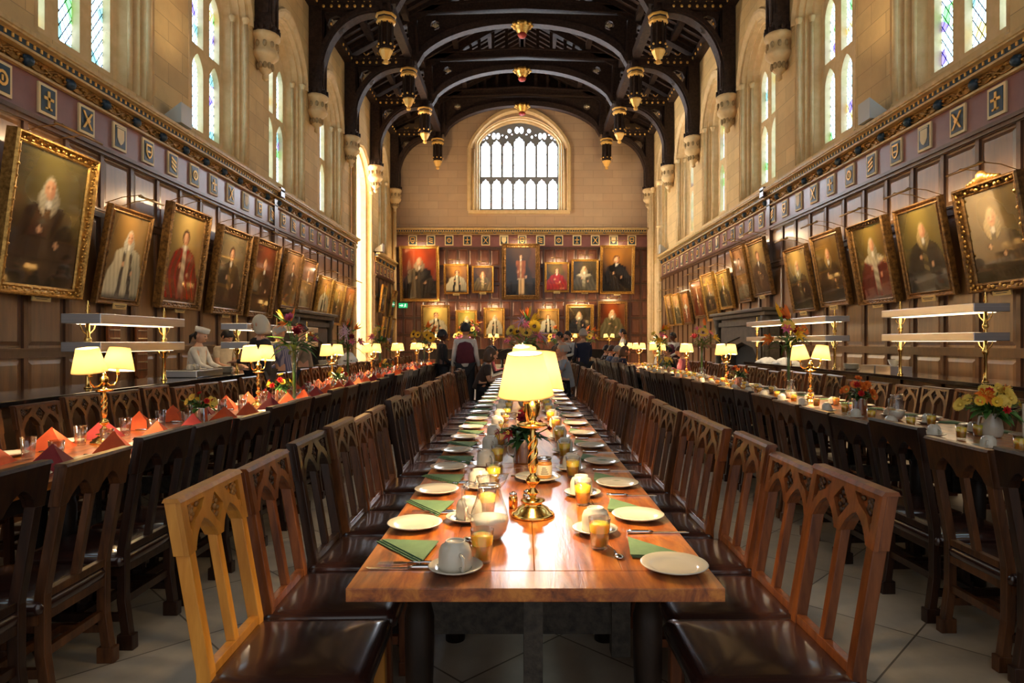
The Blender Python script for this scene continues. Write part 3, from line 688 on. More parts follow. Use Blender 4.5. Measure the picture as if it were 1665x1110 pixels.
def row(x, y0, n, pitch, rz, where, group, mix, first=None, skip=()):
    for k in range(n):
        if k in skip: continue
        kd = mix[(k*7+rnd.randrange(3)) % len(mix)]
        if k == 0 and first: kd = first
        c = put_chair(kd, x+rnd.uniform(-.02,.02), y0+pitch*k+rnd.uniform(-.012,.012), rz+rnd.uniform(-.035,.035), '%s chair, %s, %s' % (WN[kd], ORD[k]+' from near end' if k else 'nearest one', where), group)
        if k == 0 and first == 'oak_light': c.location.x -= .015
        c.scale = (1, 1, rnd.uniform(.975, 1.02))
MIX = ['oak_red', 'oak_mid', 'oak_red', 'oak_dark', 'oak_mid', 'oak_red']
# origin of a chair is the seat centre; the back stands .27 behind it
row(-.70, 2.06, 27, .475, 0, 'left row of the central table', 'chairs on the left of the central table', ['oak_red', 'oak_mid', 'oak_dark'], 'oak_light', skip=(19,20,21,22))
row(.76, 2.03, 27, .475, PI, 'right row of the central table', 'chairs on the right of the central table', ['oak_red', 'oak_mid', 'oak_red'], 'oak_red', skip=(20,22))
DK = ['oak_dark', 'oak_dark', 'oak_dark', 'oak_mid']
row(-2.02, 2.15, 34, .49, PI, 'aisle row of the left table', 'chairs on the aisle side of the left table', DK, skip=(24,25))
row(-3.24, 3.10, 34, .52, 0, 'counter row of the left table', 'chairs on the counter side of the left table', ['oak_mid', 'oak_red', 'oak_mid'])
row(2.27, 2.45, 34, .48, 0, 'aisle row of the right table', 'chairs on the aisle side of the right table', DK, skip=(18,))
row(3.70, 3.70, 32, .50, PI, 'counter row of the right table', 'chairs on the counter side of the right table', ['oak_mid', 'oak_red', 'oak_mid'])
for k in CH:
    if k not in used: put_chair(k, 0, 40, 0, 'spare', 'spare')
# ---------------------------------------------------------------- tables
TZ = .75
def plank_mat():
    m, nt, b = nmat('table_planks'); L = nt.links.new
    g = nt.nodes.new('ShaderNodeNewGeometry')
    mp = nd(nt, 'ShaderNodeMapping', Scale=(3.2,.45,3)); L(g.outputs['Position'], mp.inputs[0])
    n = nd(nt, 'ShaderNodeTexNoise', Scale=5, Detail=8, Roughness=.65, Distortion=.6); L(mp.outputs[0], n.inputs['Vector'])
    r = ramp(nt, n.outputs['Fac'], [(.36,(.12,.024,.004)), (.5,(.34,.085,.011)), (.64,(.58,.20,.026))])
    L(r.outputs[0], b.inputs['Base Color']); b.inputs['Roughness'].default_value = .30; b.inputs['Coat Weight'].default_value = .8; b.inputs['Coat Roughness'].default_value = .12
    bp = nd(nt, 'ShaderNodeBump', Strength=.35, Distance=.004); L(n.outputs['Fac'], bp.inputs['Height']); L(bp.outputs[0], b.inputs['Normal']); L(bp.outputs[0], b.inputs['Coat Normal'])
    return m
M['plank'] = plank_mat()
M['black_wood'] = noisy('black_painted_oak', (.006,.004,.003), (.024,.013,.008), 9, (2,2,.6), rough=.4, spec=.25, bump=.2)
M['worn_wood'] = noisy('worn_grey_oak', (.012,.009,.006), (.07,.055,.038), 14, (2,8,2), rough=.6, bump=.4)
def make_table(cx, y0, y1, wd, label, group):
    L_ = y1-y0; t = thing('refectory_table', label, 'table', (cx, y0, 0), 0, group)
    top = MB(); n = 4; g = .0006
    top.box(-wd/2, wd/2, 0.0, .13, TZ-.036, TZ); m = L_-.26
    for i in range(n):
        a = -wd/2+wd*i/n; top.box(a+(g/2 if i else 0), a+wd/n-(g/2 if i < n-1 else 0), .133, L_-.133, TZ-.038, TZ)
    top.box(-wd/2, wd/2, L_-.13, L_-.004, TZ-.036, TZ)
    obj('tabletop', top, M['plank'], t, bevel=.0018)
    for yy in (.28, L_-.28):
        for q in (-1, 1):
            l = MB(); l.lathe([(.045,0),(.045,.07),(.032,.10),(.034,.18),(.044,.40),(.046,.56),(.036,.60),(.046,.62),(.046,.63),(.036,.645),(.045,.67),(.045,.71)], 14, (q*(wd/2-.15), yy, 0)); obj('leg', l, M['black_wood'], t)
    f = MB()
    for yy in (.28, L_-.28): f.box(-wd/2+.1, wd/2-.1, yy-.03, yy+.03, .62, .71); f.box(-wd/2+.1, wd/2-.1, yy-.025, yy+.025, .08, .14)
    for q in (-1, 1): f.box(q*(wd/2-.10)-.015, q*(wd/2-.10)+.015, .28, L_-.28, .62, .71)
    obj('frame', f, M['black_wood'], t)
    f = MB(); f.box(-.03, .03, .32, .38, 0, .71); f.box(-.03, .03, .3, L_-.3, .14, .20); f.box(-wd/2+.12, wd/2-.14, L_*.45, L_*.45+.05, .30, .42)
    f.box(wd/2-.20, wd/2-.13, L_*.44, L_*.48, .22, .71)
    obj('trestle', f, M['worn_wood'], t)
    return t
def tables(cx, wd, ys, where):
    for k in range(len(ys)-1):
        make_table(cx, ys[k], ys[k+1], wd, 'long plank-topped oak table, %s %s' % (ORD[k]+' from near end' if k else 'nearest one', where), 'refectory tables of '+where)
tables(CX0, 1.0, [1.70, 3.32, 5.7, 8.1, 10.5, 12.9, 15.2], 'in the central line of tables')
tables(LX, .86, [1.2, 3.6, 6.0, 8.4, 10.8, 13.2, 15.6, 18.0, 19.6], 'in the left line of tables')
tables(RX, 1.10, [1.6, 4.0, 6.4, 8.8, 11.2, 13.6, 16.0, 18.4, 20.0], 'in the right line of tables')
# ---------------------------------------------------------------- table lamps
M['brass'] = flat('polished_brass', (.90,.58,.17), .16, metal=1)
M['chrome'] = flat('polished_steel', (.75,.76,.78), .15, metal=1)
M['steel'] = noisy('brushed_steel', (.62,.63,.65), (.78,.79,.80), 3, (.5,.5,40), rough=.32, metal=1)
def shade_mat():
    m, nt, b = nmat('parchment_shade'); L = nt.links.new; nt.nodes.remove(b)
    d = nt.nodes.new('ShaderNodeBsdfDiffuse'); d.inputs[0].default_value = (.90,.80,.55,1)
    t = nt.nodes.new('ShaderNodeBsdfTranslucent'); t.inputs[0].default_value = (1.0,.86,.60,1)
    mx = nt.nodes.new('ShaderNodeMixShader'); mx.inputs[0].default_value = .66; L(d.outputs[0], mx.inputs[1]); L(t.outputs[0], mx.inputs[2]); L(mx.outputs[0], nt.nodes['Material Output'].inputs[0]); return m
M['shade'] = shade_mat()
M['bulb'] = flat('lit_bulb', (1,.8,.5), .4, emit=12, ecol=(1.0,.72,.38))
LAMP_W = 22
def make_lamp():
    t = thing('table_lamp')
    b = MB(); b.lathe([(.080,0),(.082,.006),(.076,.014),(.066,.018),(.058,.030),(.040,.040),(.030,.050),(.046,.056),(.046,.060),(.018,.066)], 24); obj('base', b, M['brass'], t)
    b = MB(); b.lathe([(.012,.06),(.012,.075),(.024,.088),(.012,.10),(.010,.112),(.022,.122),(.028,.132),(.020,.146),(.010,.156),(.013,.165),(.019,.19),(.016,.23),(.011,.27),(.014,.30),(.010,.315),(.012,.33)], 14)
    for k in range(3):
        P = [(.014*math.cos(a), .014*math.sin(a), .19+.11*i/14) for i in range(15) for a in [k*2*PI/3+i*.45]]; b.tube(P, .006, 5)
    obj('stem', b, M['brass'], t)
    b = MB(); b.lathe([(.012,.325),(.045,.332),(.055,.338),(.055,.343),(.02,.346),(.012,.36),(.020,.38),(.026,.40),(.024,.42),(.010,.432),(.014,.44),(.006,.452),(.0,.455)], 16); obj('drip_pan', b, M['brass'], t)
    for q in (-1, 1):
        b = MB(); P = [(q*.015,0,.385), (q*.05,0,.365), (q*.09,0,.365), (q*.118,0,.39), (q*.125,0,.43), (q*.125,0,.47)]; b.tube(P, .006, 8); b.lathe([(.010,0),(.016,.008),(.010,.02),(.010,.05)], 10, (q*.125,0,.43)); a = obj('arm', b, M['brass'], t)
        tl = Matrix.Translation((q*.125,0,.46)) @ Matrix.Rotation(R(q*8), 4, 'Y')
        s = MB(); s.lathe([(.098,0),(.0985,.002),(.062,.148),(.061,.150),(.060,.148),(.096,.002),(.098,0)], 32).xf(tl); sh = obj('lamp_shade', s, M['shade'], t)
        rg = MB(); rg.tube([(.0975*math.cos(2*PI*i/32), .0975*math.sin(2*PI*i/32), .002) for i in range(33)], .0014, 5); rg.tube([(.0615*math.cos(2*PI*i/32), .0615*math.sin(2*PI*i/32), .149) for i in range(33)], .0014, 5); rg.xf(tl); obj('shade_rim', rg, M['gilt_paint'], sh)
        bb = MB().ball((q*.125,0,.525), (.012,.012,.016), 10, 8); obj('bulb', bb, M['bulb'], t)
        ld = bpy.data.lights.new('lamp_light', 'POINT'); ld.energy = LAMP_W; ld.color = (1.0, .71, .38); ld.shadow_soft_size = .03
        lo = bpy.data.objects.new('lamp_light', ld); COL.objects.link(lo); lo.parent = t; lo.location = (q*.125, 0, .530)
    return t
LAMP = make_lamp()
lamp_n = 0
def put_lamp(x, y, rz, label, group, z=TZ):
    global lamp_n
    c = LAMP if lamp_n == 0 else dup(LAMP); lamp_n += 1
    c.location = (x, y, z); c.rotation_euler = (0, 0, rz); tag(c, label, 'lamp', group); return c
for k, (y, a) in enumerate(((2.41,78), (4.9,80), (7.3,75), (9.7,84), (12.1,80), (14.4,78))):
    put_lamp(.04 if k == 0 else .02, y, R(a), 'brass twin-shade table lamp, %s on the central table' % (ORD[k]+' one'), 'lamps on the central table')
for k, (y, a) in enumerate(((4.14,86), (6.56,80), (9.1,74), (11.5,65), (13.9,80), (16.4,70), (18.6,30))):
    put_lamp(LX-.06, y, R(a), 'brass twin-shade table lamp, %s on the left table' % (ORD[k]+' one'), 'lamps on the left table')
for k, (y, a) in enumerate(((6.9,13), (9.75,41), (12.1,60), (14.7,30), (17.0,40), (19.2,20))):
    put_lamp(RX+.06, y, R(a), 'brass twin-shade table lamp, %s on the right table' % (ORD[k]+' one'), 'lamps on the right table')
# ================================================================ TABLEWARE
M['china'] = flat('white_china', (.62,.57,.46), .22, coat=.5)
M['juice'] = flat('orange_juice', (.98,.55,.03), .35); M['juice'].node_tree.nodes['Principled BSDF'].inputs['Subsurface Weight'].default_value = 1; M['juice'].node_tree.nodes['Principled BSDF'].inputs['Subsurface Scale'].default_value = .05

M['milk'] = flat('milk', (.86,.80,.66), .4)
M['napkin'] = noisy('green_napkin', (.085,.16,.075), (.12,.21,.10), 30, rough=.85)
M['nap_orange'] = noisy('orange_napkin', (.52,.065,.012), (.62,.095,.018), 20, rough=.8)
M['nap_red'] = noisy('maroon_napkin', (.19,.010,.012), (.25,.018,.018), 20, rough=.8)
def glass_mat(nm='clear_glass', pw_=2.4, lo=.07):
    m, nt, b = nmat(nm); L = nt.links.new; nt.nodes.remove(b)
    t = nt.nodes.new('ShaderNodeBsdfTransparent'); t.inputs[0].default_value = (.95,.96,.96,1)
    g = nt.nodes.new('ShaderNodeBsdfGlossy'); g.inputs['Roughness'].default_value = .03
    f = nt.nodes.new('ShaderNodeLayerWeight'); f.inputs[0].default_value = .5
    pw = nd(nt, 'ShaderNodeMath', operation='POWER'); pw.inputs[1].default_value = pw_; L(f.outputs['Facing'], pw.inputs[0]); r = nd(nt, 'ShaderNodeMapRange'); r.inputs[3].default_value = lo; r.inputs[4].default_value = .9; L(pw.outputs[0], r.inputs[0])
    mx = nt.nodes.new('ShaderNodeMixShader'); L(r.outputs[0], mx.inputs[0]); L(t.outputs[0], mx.inputs[1]); L(g.outputs[0], mx.inputs[2]); L(mx.outputs[0], nt.nodes['Material Output'].inputs[0]); return m
M['glass'] = glass_mat(); M['thick_glass'] = glass_mat('thick_glass', 1.4, .12)
class Proto:                                                       # first placement moves the prototype, later ones copy it
    def __init__(s, o): s.o = o; s.used = False
    def put(s, x, y, z, rz, label, cat, group=None, sc=1):
        c = dup(s.o) if s.used else s.o
        s.used = True; c.location = (x, y, z); c.rotation_euler = (0, 0, rz); c.scale = (sc, sc, sc); return tag(c, label, cat, group)
def mk(name, mb, mat): return Proto(obj(name, mb, mat))
plate = mk('side_plate', MB().lathe([(0,.003),(.058,.003),(.064,.006),(.094,.017),(.096,.019),(.094,.021),(.066,.011),(.058,.0075),(0,.0075)][::1], 36), M['china'])
big_plate = mk('dinner_plate', MB().lathe([(0,.003),(.066,.003),(.072,.006),(.106,.019),(.108,.021),(.106,.023),(.074,.011),(.066,.0075),(0,.0075)], 36), M['china'])
saucer = mk('saucer', MB().lathe([(0,.002),(.045,.002),(.05,.005),(.076,.016),(.078,.018),(.076,.020),(.05,.010),(.028,.007),(0,.007)], 32), M['china'])
def cup():
    t = thing('tea_cup'); b = MB()
    b.lathe([(.040,0),(.043,.0),(.044,.010),(.042,.045),(.036,.060),(.026,.066),(.026,.071),(.022,.071),(.022,.068),(0,.068)], 28); obj('bowl', b, M['china'], t)
    b = MB(); b.tube([(.040,0,.012), (.062,0,.012), (.068,0,.026), (.062,0,.042), (.038,0,.046)], .0045, 8); obj('handle', b, M['china'], t); return Proto(t)
teacup = cup()
def tumbler(full=True):
    t = thing('juice_glass' if full else 'water_glass'); h = .098 if full else .112
    b = MB(); b.lathe([(0,.001),(.025,.001),(.027,.004),(.035,h),(.0338,h),(.0262,.012),(0,.012)], 28); obj('glass_wall', b, M['glass' if full else 'thick_glass'], t)
    if full: b = MB(); b.lathe([(0,.0125),(.0258,.0125),(.0325,.080),(0,.080)], 28); obj('juice', b, M['juice'], t)
    return Proto(t)
juice = tumbler(); water = tumbler(False)
def jug():
    t = thing('glass_jug'); b = MB()
    prof = [(0,.001),(.038,.001),(.042,.006),(.058,.030),(.064,.060),(.060,.090),(.046,.130),(.036,.165),(.037,.185),(.045,.205)]
    b.lathe(prof, 32)
    n0 = len(b.v)-32                                              # pull the lip into a spout
    b.v = [(x*(1+.45*max(0, math.cos(math.atan2(y, x)))**6) if i >= n0-32 else x, y, z+(.008*max(0, math.cos(math.atan2(y, x)))**6 if i >= n0 else 0)) for i, (x, y, z) in enumerate(b.v)]
    b.lathe([(.034,.168),(.0385,.170),(.0385,.176),(.036,.178)], 32)
    obj('glass_body', b, M['thick_glass'], t)
    b = MB(); b.lathe([(0,.008),(.040,.009),(.055,.031),(.061,.060),(.0605,.072),(0,.072)], 28); obj('milk', b, M['milk'], t)
    b = MB(); b.tube([(-.040,0,.180), (-.065,0,.186), (-.086,0,.165), (-.086,0,.125), (-.074,0,.085), (-.060,0,.072)], .0065, 8); obj('handle', b, M['thick_glass'], t); return Proto(t)
jugp = jug()
def nap():
    b = MB(); A = [(0,0), (-.20,.025), (-.025,-.19)]; V = []
    for k in range(3):
        z = .001+.0035*k; s_ = 1-.03*k
        b.prism([(x*s_+.003*k, y*s_) for x, y in A], (), lambda u, v, t: (u, v, t+.0015*math.sin(u*40)+.0015), z, z+.0025)
    return mk('folded_napkin', b, M['napkin'])
napk = nap()
def pyramid(mat, nm):
    b = MB(); h = .115; w_ = .095
    b.add([(-w_,-w_*.75,0),(w_,-w_*.75,0),(w_,w_*.75,0),(-w_,w_*.75,0),(0,0,h),(0,-w_*.80,.0),(-w_*.05,-w_*.1,h*.9)], [(0,5,4),(5,1,4),(1,2,4),(2,3,4),(3,0,4),(3,2,1,5,0)])
    b.add([(0,-w_*.82,0),(.004,0,h*1.02),(w_*.75,-w_*.80,.001)], [(0,2,1)])
    return mk(nm, b, mat)
pyo, pyr = pyramid(M['nap_orange'], 'napkin_pyramid'), pyramid(M['nap_red'], 'napkin_pyramid')
def knife():
    t = thing('table_knife')
    b = MB(); b.prism([(-.10,-.006),(.0,-.009),(.015,-.008),(.015,.006),(-.11,.006)], (), None, .002, .004); obj('blade', b, M['chrome'], t)
    b = MB(); b.tube([(.012,0,.005),(.03,0,.006),(.07,0,.006),(.10,0,.006)], [.004,.006,.007,.008], 8); obj('handle', b, M['chrome'], t); return Proto(t)
def spoon():
    t = thing('teaspoon')
    b = MB().ball((-.05,0,.006), (.024,.015,.005), 12, 6); obj('spoon_bowl', b, M['chrome'], t)
    b = MB(); b.tube([(-.03,0,.005),(-.01,0,.010),(.03,0,.008),(.07,0,.004)], [.003,.0025,.003,.005], 7); obj('handle', b, M['chrome'], t); return Proto(t)
def fork():
    t = thing('table_fork')
    b = MB(); b.prism([(-.04,-.011),(-.015,-.011),(0,-.004),(.0,.004),(-.015,.011),(-.04,.011)], (), None, .003, .005)
    for k in range(4): b.box(-.085, -.04, -.011+.0063*k, -.0085+.0063*k, .003, .005)
    obj('tines', b, M['chrome'], t); b = MB(); b.tube([(0,0,.004),(.05,0,.006),(.11,0,.004)], [.003,.004,.007], 7); obj('handle', b, M['chrome'], t); return Proto(t)
kn, sp_, fk = knife(), spoon(), fork()
rs = random.Random(11)
j = lambda a: rs.uniform(-a, a)
def lbl(what, k, where): return '%s, %s, %s' % (what, ORD[k]+' from near end' if k else 'nearest one', where.replace('along the ', '').replace('beyond the flower cup of the ', '').replace(' of the ', ' of ').replace('on the centre line', 'on centre line'))
NS = 24
for k in range(NS):                                             # central table, left side
    y = 2.26+.512*k; w_ = 'along the left side of the central table'; near = k < 12
    if y > 15: break
    plate.put(CX0-.41+j(.008), y+j(.01), TZ, 0, lbl('white side plate', k, w_), 'plate', 'side plates on the left of the central table')
    napk.put(CX0-.315+j(.008), y-.19+j(.01), TZ, j(.08), lbl('green folded napkin', k, w_), 'napkin', 'green napkins on the left of the central table')
    saucer.put(CX0-.225+j(.01), y-.425+j(.01) if k == 0 else y-.43+j(.01), TZ, 0, lbl('white saucer under cup', k, w_), 'saucer', 'saucers on the left of the central table')
    teacup.put(CX0-.225+j(.003), y-.428, TZ+.008, R(-75)+j(.6), lbl('white upturned tea cup', k, w_), 'cup', 'cups on the left of the central table', 1.1)
    juice.put(CX0-.16+j(.012), y-.345+j(.015), TZ, 0, lbl('glass of orange juice', k, w_), 'glass', 'juice glasses on the left of the central table')
    if near:
        kn.put(CX0-.37+j(.01), y-.345+j(.006) if k else 1.845, TZ, R(3)+j(.05), lbl('steel table knife', k, w_), 'knife', 'knives on the left of the central table')
        fk.put(CX0-.37, y-.31 if k else 1.885, TZ, R(0)+j(.05), lbl('steel table fork', k, w_), 'fork', 'forks on the left of the central table')
        sp_.put(CX0-.20+j(.01), y-.28 if k else 2.06, TZ, R(-60)+j(.2), lbl('steel teaspoon by juice glass', k, w_), 'spoon', 'spoons on the left of the central table')
for k in range(NS):
    y = 1.84+.53*k; w_ = 'along the right side of the central table'; near = k < 12
    if y > 14.8: break
    plate.put(CX0+.395+j(.008), y+j(.01), TZ, 0, lbl('white side plate', k, w_), 'plate', 'side plates on the right of the central table')
    napk.put(CX0+.295+j(.008), y+.09+j(.01), TZ, PI+j(.08), lbl('green folded napkin', k, w_), 'napkin', 'green napkins on the right of the central table')
    saucer.put(CX0+.215+j(.006), y+.36+j(.01), TZ, 0, lbl('white saucer under cup', k, w_), 'saucer', 'saucers on the right of the central table')
    teacup.put(CX0+.215, y+.36, TZ+.008, R(70)+j(.6), lbl('white upturned tea cup', k, w_), 'cup', 'cups on the right of the central table', 1.1)
    juice.put(CX0+.20+j(.01), y+.195+j(.012), TZ, 0, lbl('glass of orange juice', k, w_), 'glass', 'juice glasses on the right of the central table')
    if near:
        kn.put(CX0+.42, y+.345+j(.006), TZ, PI+j(.04), lbl('steel table knife', k, w_), 'knife', 'knives on the right of the central table')
        sp_.put(CX0+.245+j(.006), y+.15, TZ, R(100)+j(.2), lbl('steel teaspoon by juice glass', k, w_), 'spoon', 'spoons on the right of the central table')
jugp.put(-.108, 2.13, TZ, R(10), 'glass jug half full of milk at the near end of the central table', 'jug', 'milk jugs', 1.0)
jugp.put(-.075, 4.02, TZ, R(200), 'glass jug of milk beside the metal flower cup on the central table', 'jug', 'milk jugs')
for k, (x, y) in enumerate(((.02, 6.4), (.05, 8.8), (.0, 11.2))): jugp.put(x, y, TZ, R(60*k), lbl('glass milk jug on the centre line', k, 'beyond the flower cup of the central table'), 'jug', 'milk jugs')
for k, (x, y) in enumerate(((3.11, 5.37), (3.08, 7.4), (3.05, 11.0), (3.1, 14.0))): jugp.put(x, y, TZ, R(50*k+20), 'glass milk jug, %s one on the right table' % ORD[k], 'jug', 'milk jugs on the right table')
# right table settings
for side, x0, s_, dx in (('aisle', RX-.40, 1, .26), ('counter', RX+.40, -1, -.26)):
    for k in range(27):
        y = 3.2+.52*k+(.15 if s_ < 0 else 0)
        if y > 19.5: break
        w_ = 'along the %s side of the right table' % side
        plate.put(x0+j(.02), y, TZ, 0, lbl('white side plate', k, w_), 'plate', 'side plates on the %s side of the right table' % side)
        saucer.put(x0+dx-s_*.05+j(.02), y+.2, TZ, 0, lbl('white saucer with a cup', k, w_), 'saucer', 'saucers on the %s side of the right table' % side)
        teacup.put(x0+dx-s_*.05, y+.2, TZ+.008, j(3), lbl('white upturned cup', k, w_), 'cup', 'cups on the %s side of the right table' % side)
        juice.put(x0+dx+s_*.02+j(.03), y+.06+j(.03), TZ, 0, lbl('glass of orange juice', k, w_), 'glass', 'juice glasses on the %s side of the right table' % side)
        if k < 14: napk.put(x0+.05, y+.3, TZ, j(.3), lbl('green folded napkin', k, w_), 'napkin', 'green napkins on the %s side of the right table' % side)
# left table settings
for side, x0, s_ in (('aisle', LX+.22, 1), ('counter', LX-.24, -1)):
    for k in range(32):
        y = 2.85+.47*k+(.12 if s_ < 0 else 0)
        if y > 19: break
        w_ = 'along the %s side of the left table' % side; red = (k*5+(s_ > 0)) % 3 == 0
        (pyr if red else pyo).put(x0+j(.02), y+j(.03), TZ, j(.5), lbl('%s pyramid napkin' % ('maroon' if red else 'orange'), k, w_), 'napkin', 'napkin pyramids on the %s side of the left table' % side, 1.12)
        plate.put(x0+s_*.05, y+.22, TZ, 0, lbl('white side plate', k, w_), 'plate', 'side plates on the %s side of the left table' % side)
        water.put(x0-s_*.11+j(.03), y+.12+j(.03), TZ, 0, lbl('empty water glass', k, w_), 'glass', 'water glasses on the %s side of the left table' % side, 1.1)
        if k < 16: kn.put(x0+.02, y+.34, TZ, j(.1)+(PI if s_ > 0 else 0), lbl('steel knife', k, w_), 'knife', 'knives on the %s side of the left table' % side)
# jar on a plate, shakers, votive
big_plate.put(.074, 3.03, TZ, 0, 'large white plate under the jar of marmalade behind the nearest lamp', 'plate')
t = thing('marmalade_jar', 'round marmalade jar with steel lid on the plate behind the nearest lamp', 'jar', (.105, 3.05, TZ+.009))
M['label'] = flat('paper_label', (.75,.62,.40), .6); M['marmalade'] = flat('marmalade', (.55,.22,.03), .2, coat=1)
obj('contents', MB().lathe([(0,0),(.034,0),(.036,.005),(.036,.068),(.030,.078),(0,.078)], 24), M['marmalade'], t)
obj('paper_label', MB().lathe([(.0365,.015),(.0370,.016),(.0370,.060),(.0365,.061)], 24), M['label'], t)
g = MB()
for k in range(4): g.box(-.018+.002*k, .018-.004*k, -.0378, -.0372, .022+.009*k, .025+.009*k)
obj('label_print', g, M['lead'], t)
obj('lid', MB().lathe([(.033,.078),(.034,.079),(.034,.094),(.031,.096),(0,.096)], 24), M['chrome'], t)
sp_.put(.01, 3.0, TZ+.014, R(150), 'dark steel teaspoon resting on the rim of the jar plate', 'spoon')
t = thing('salt_shaker', 'small brass-topped pepper pot against the base of the nearest lamp', 'shaker', (-.035, 2.52, TZ)); obj('pot', MB().lathe([(0,0),(.017,0),(.018,.04),(.014,.05)], 14), M['brass'], t); obj('cap', MB().lathe([(.015,.05),(.015,.058),(.006,.064),(0,.065)], 14), M['chrome'], t)
t = thing('pepper_shaker', 'steel shaker just behind the nearest lamp base', 'shaker', (.02, 2.56, TZ)); obj('pot', MB().lathe([(0,0),(.017,0),(.018,.04),(.014,.05)], 14), M['chrome'], t); obj('cap', MB().lathe([(.015,.05),(.015,.058),(.006,.064),(0,.065)], 14), M['chrome'], t)
# ================================================================ PORTRAITS
def sm(a, b, x): 
    t = max(0, min(1, (x-a)/(b-a))); return t*t*(3-2*t)
def canvas_mat():
    m, nt, b = nmat('oil_painting'); a = nd(nt, 'ShaderNodeVertexColor', layer_name='paint'); nt.links.new(a.outputs[0], b.inputs['Base Color'])
    b.inputs['Roughness'].default_value = .22; b.inputs['Coat Weight'].default_value = 1; b.inputs['Coat Roughness'].default_value = .035; return m
M['canvas'] = canvas_mat()
def hexc(h): return tuple(((int(h[i:i+2], 16)/255)**2.2) for i in (0, 2, 4))
SKIN = hexc('d8a27a')
def paint(kind, seed, bg, glow, robe, front, wig, asp):
    r = random.Random(seed); hx = .5+r.uniform(-.04, .05); lean = r.uniform(-.05, .05)
    full = kind == 'full'; hy = .80 if full else (.70 if kind == 'half' else .73); hr = .052 if full else (.115 if kind == 'half' else .105)
    bg, glow, robe, front = hexc(bg), hexc(glow), hexc(robe), hexc(front); wg = hexc(wig) if wig else None
    ph = [r.uniform(0, 6) for _ in range(6)]
    def mix(c, d, t): return tuple(a+(b-a)*t for a, b in zip(c, d))
    def f(u, v):
        x = u-hx; y = (v-hy)*asp; q = .5+.5*math.sin(u*7+ph[0]+2*math.sin(v*5+ph[1])); c = mix(bg, mix(bg, glow, .6), q*.45)
        c = mix(c, glow, .8*math.exp(-(x*x*7+(y-.02)**2*9)))
        if u > .72 and v > .35: c = mix(c, mix(glow, robe, .3), .5*sm(.72, .9, u+.05*math.sin(v*12+ph[2])))   # curtain
        c = mix(c, tuple(k*.3 for k in bg), sm(.30, .0, v)*.8)
        d = hy-v; bh = .62 if not full else .70                          # body outline, wider downwards
        if d > hr*.9/asp:
            sh = sm(hr*.9/asp, hr*2.6/asp, d); wdt = (.06+.27*sh+.24*sm(.15, .6, d))*(1.25 if kind == 'half' else 1)
            if full: wdt = .15*sh if d < .16 else .15-.03*sm(.16, .44, d)
            xx = x-lean*d; e = wdt+.012*math.sin(v*30+ph[3])
            k = 1-sm(e-.02, e+.015, abs(xx))
            if full and d > .46: k = max(1-sm(.028, .045, abs(xx-.05)), 1-sm(.028, .045, abs(xx+.05)))*sm(.80, .76, d)
            fold = .75+.35*math.sin(xx*38+ph[4]+3*math.sin(v*9+ph[5]))*.6
            rc = tuple(a*fold for a in robe)
            if full and d > .44: rc = mix(rc, front, .8)
            c = mix(c, rc, k*sm(.0, .04, v))
            fq = .35 if full else 1; ff = 1-sm((.035+.05*d)*fq, (.055+.06*d)*fq, abs(xx)); c = mix(c, tuple(a*(.8+.25*math.sin(v*50+xx*20)) for a in front), ff*k*sm(.75, .35, d)*.9)
            if kind in ('bishop', 'cape', 'collar'):
                wh = tuple(a*(.62+.30*abs(math.sin(xx*30+v*7+ph[4]))-.25*sm(0, .25, xx)) for a in hexc('cfc4a4')); lim = {'bishop': 1.0, 'cape': .30, 'collar': .13}[kind]
                c = mix(c, wh, k*sm(.03, .06, d)*(1-sm(lim-.03, lim+.03, d+.3*abs(xx)))*sm(0, .10, v))
                if kind == 'bishop': ax = abs(xx); c = mix(c, tuple(a*.8 for a in robe), k*sm(.035+.06*d, .05+.06*d, ax)*(1-sm(.085+.16*d, .10+.16*d, ax)))
            for s_ in (-1, 1):                                            # hands
                g = 1-sm(.6, 1.2, math.hypot((xx-s_*.13-.03)/.035, (d-.36-.05*s_)*asp/.045)); c = mix(c, SKIN, g*.85)
            g = 1-sm(.6, 1.15, math.hypot(x/.045, (d*asp-hr*1.5)/.06)); c = mix(c, hexc('e8e0cc'), g)          # white bands at the neck
        if wg:
            g = 1-sm(.85, 1.08, math.hypot(x/(hr*(1.02+.5*sm(.05,-.12,y))), (y+hr*.75)/(hr*2.1))); g *= 1-(1-sm(.28*hr, .6*hr, abs(x)))*sm(-hr*.85, -hr*1.15, y); c = mix(c, tuple(a*(.68+.07*math.sin(y*110+x*70)-.30*sm(0,hr,x)) for a in wg), g)
        else:
            g = 1-sm(.85, 1.1, math.hypot(x/(hr*1.08), (y-.25*hr)/(hr*1.25))); c = mix(c, hexc('4a3222'), g)
        g = 1-sm(.85, 1.12, math.hypot((x-.004)/(hr*.72), y/(hr*1.05)))
        fc = mix(SKIN, hexc('9a5a3c'), sm(-.01, .05, x)*.6)
        for ex in (-.35, .35): fc = mix(fc, hexc('4a2a1a'), math.exp(-(((x-ex*hr)/(hr*.16))**2+((y-hr*.12)/(hr*.10))**2)))
        fc = mix(fc, hexc('a04a3c'), math.exp(-((x/(hr*.25))**2+((y+hr*.5)/(hr*.10))**2)))
        fc = mix(fc, hexc('efc49c'), .6*math.exp(-((x/(hr*.12))**2+((y+hr*.05)/(hr*.3))**2)))
        return mix(c, fc, g)
    return f
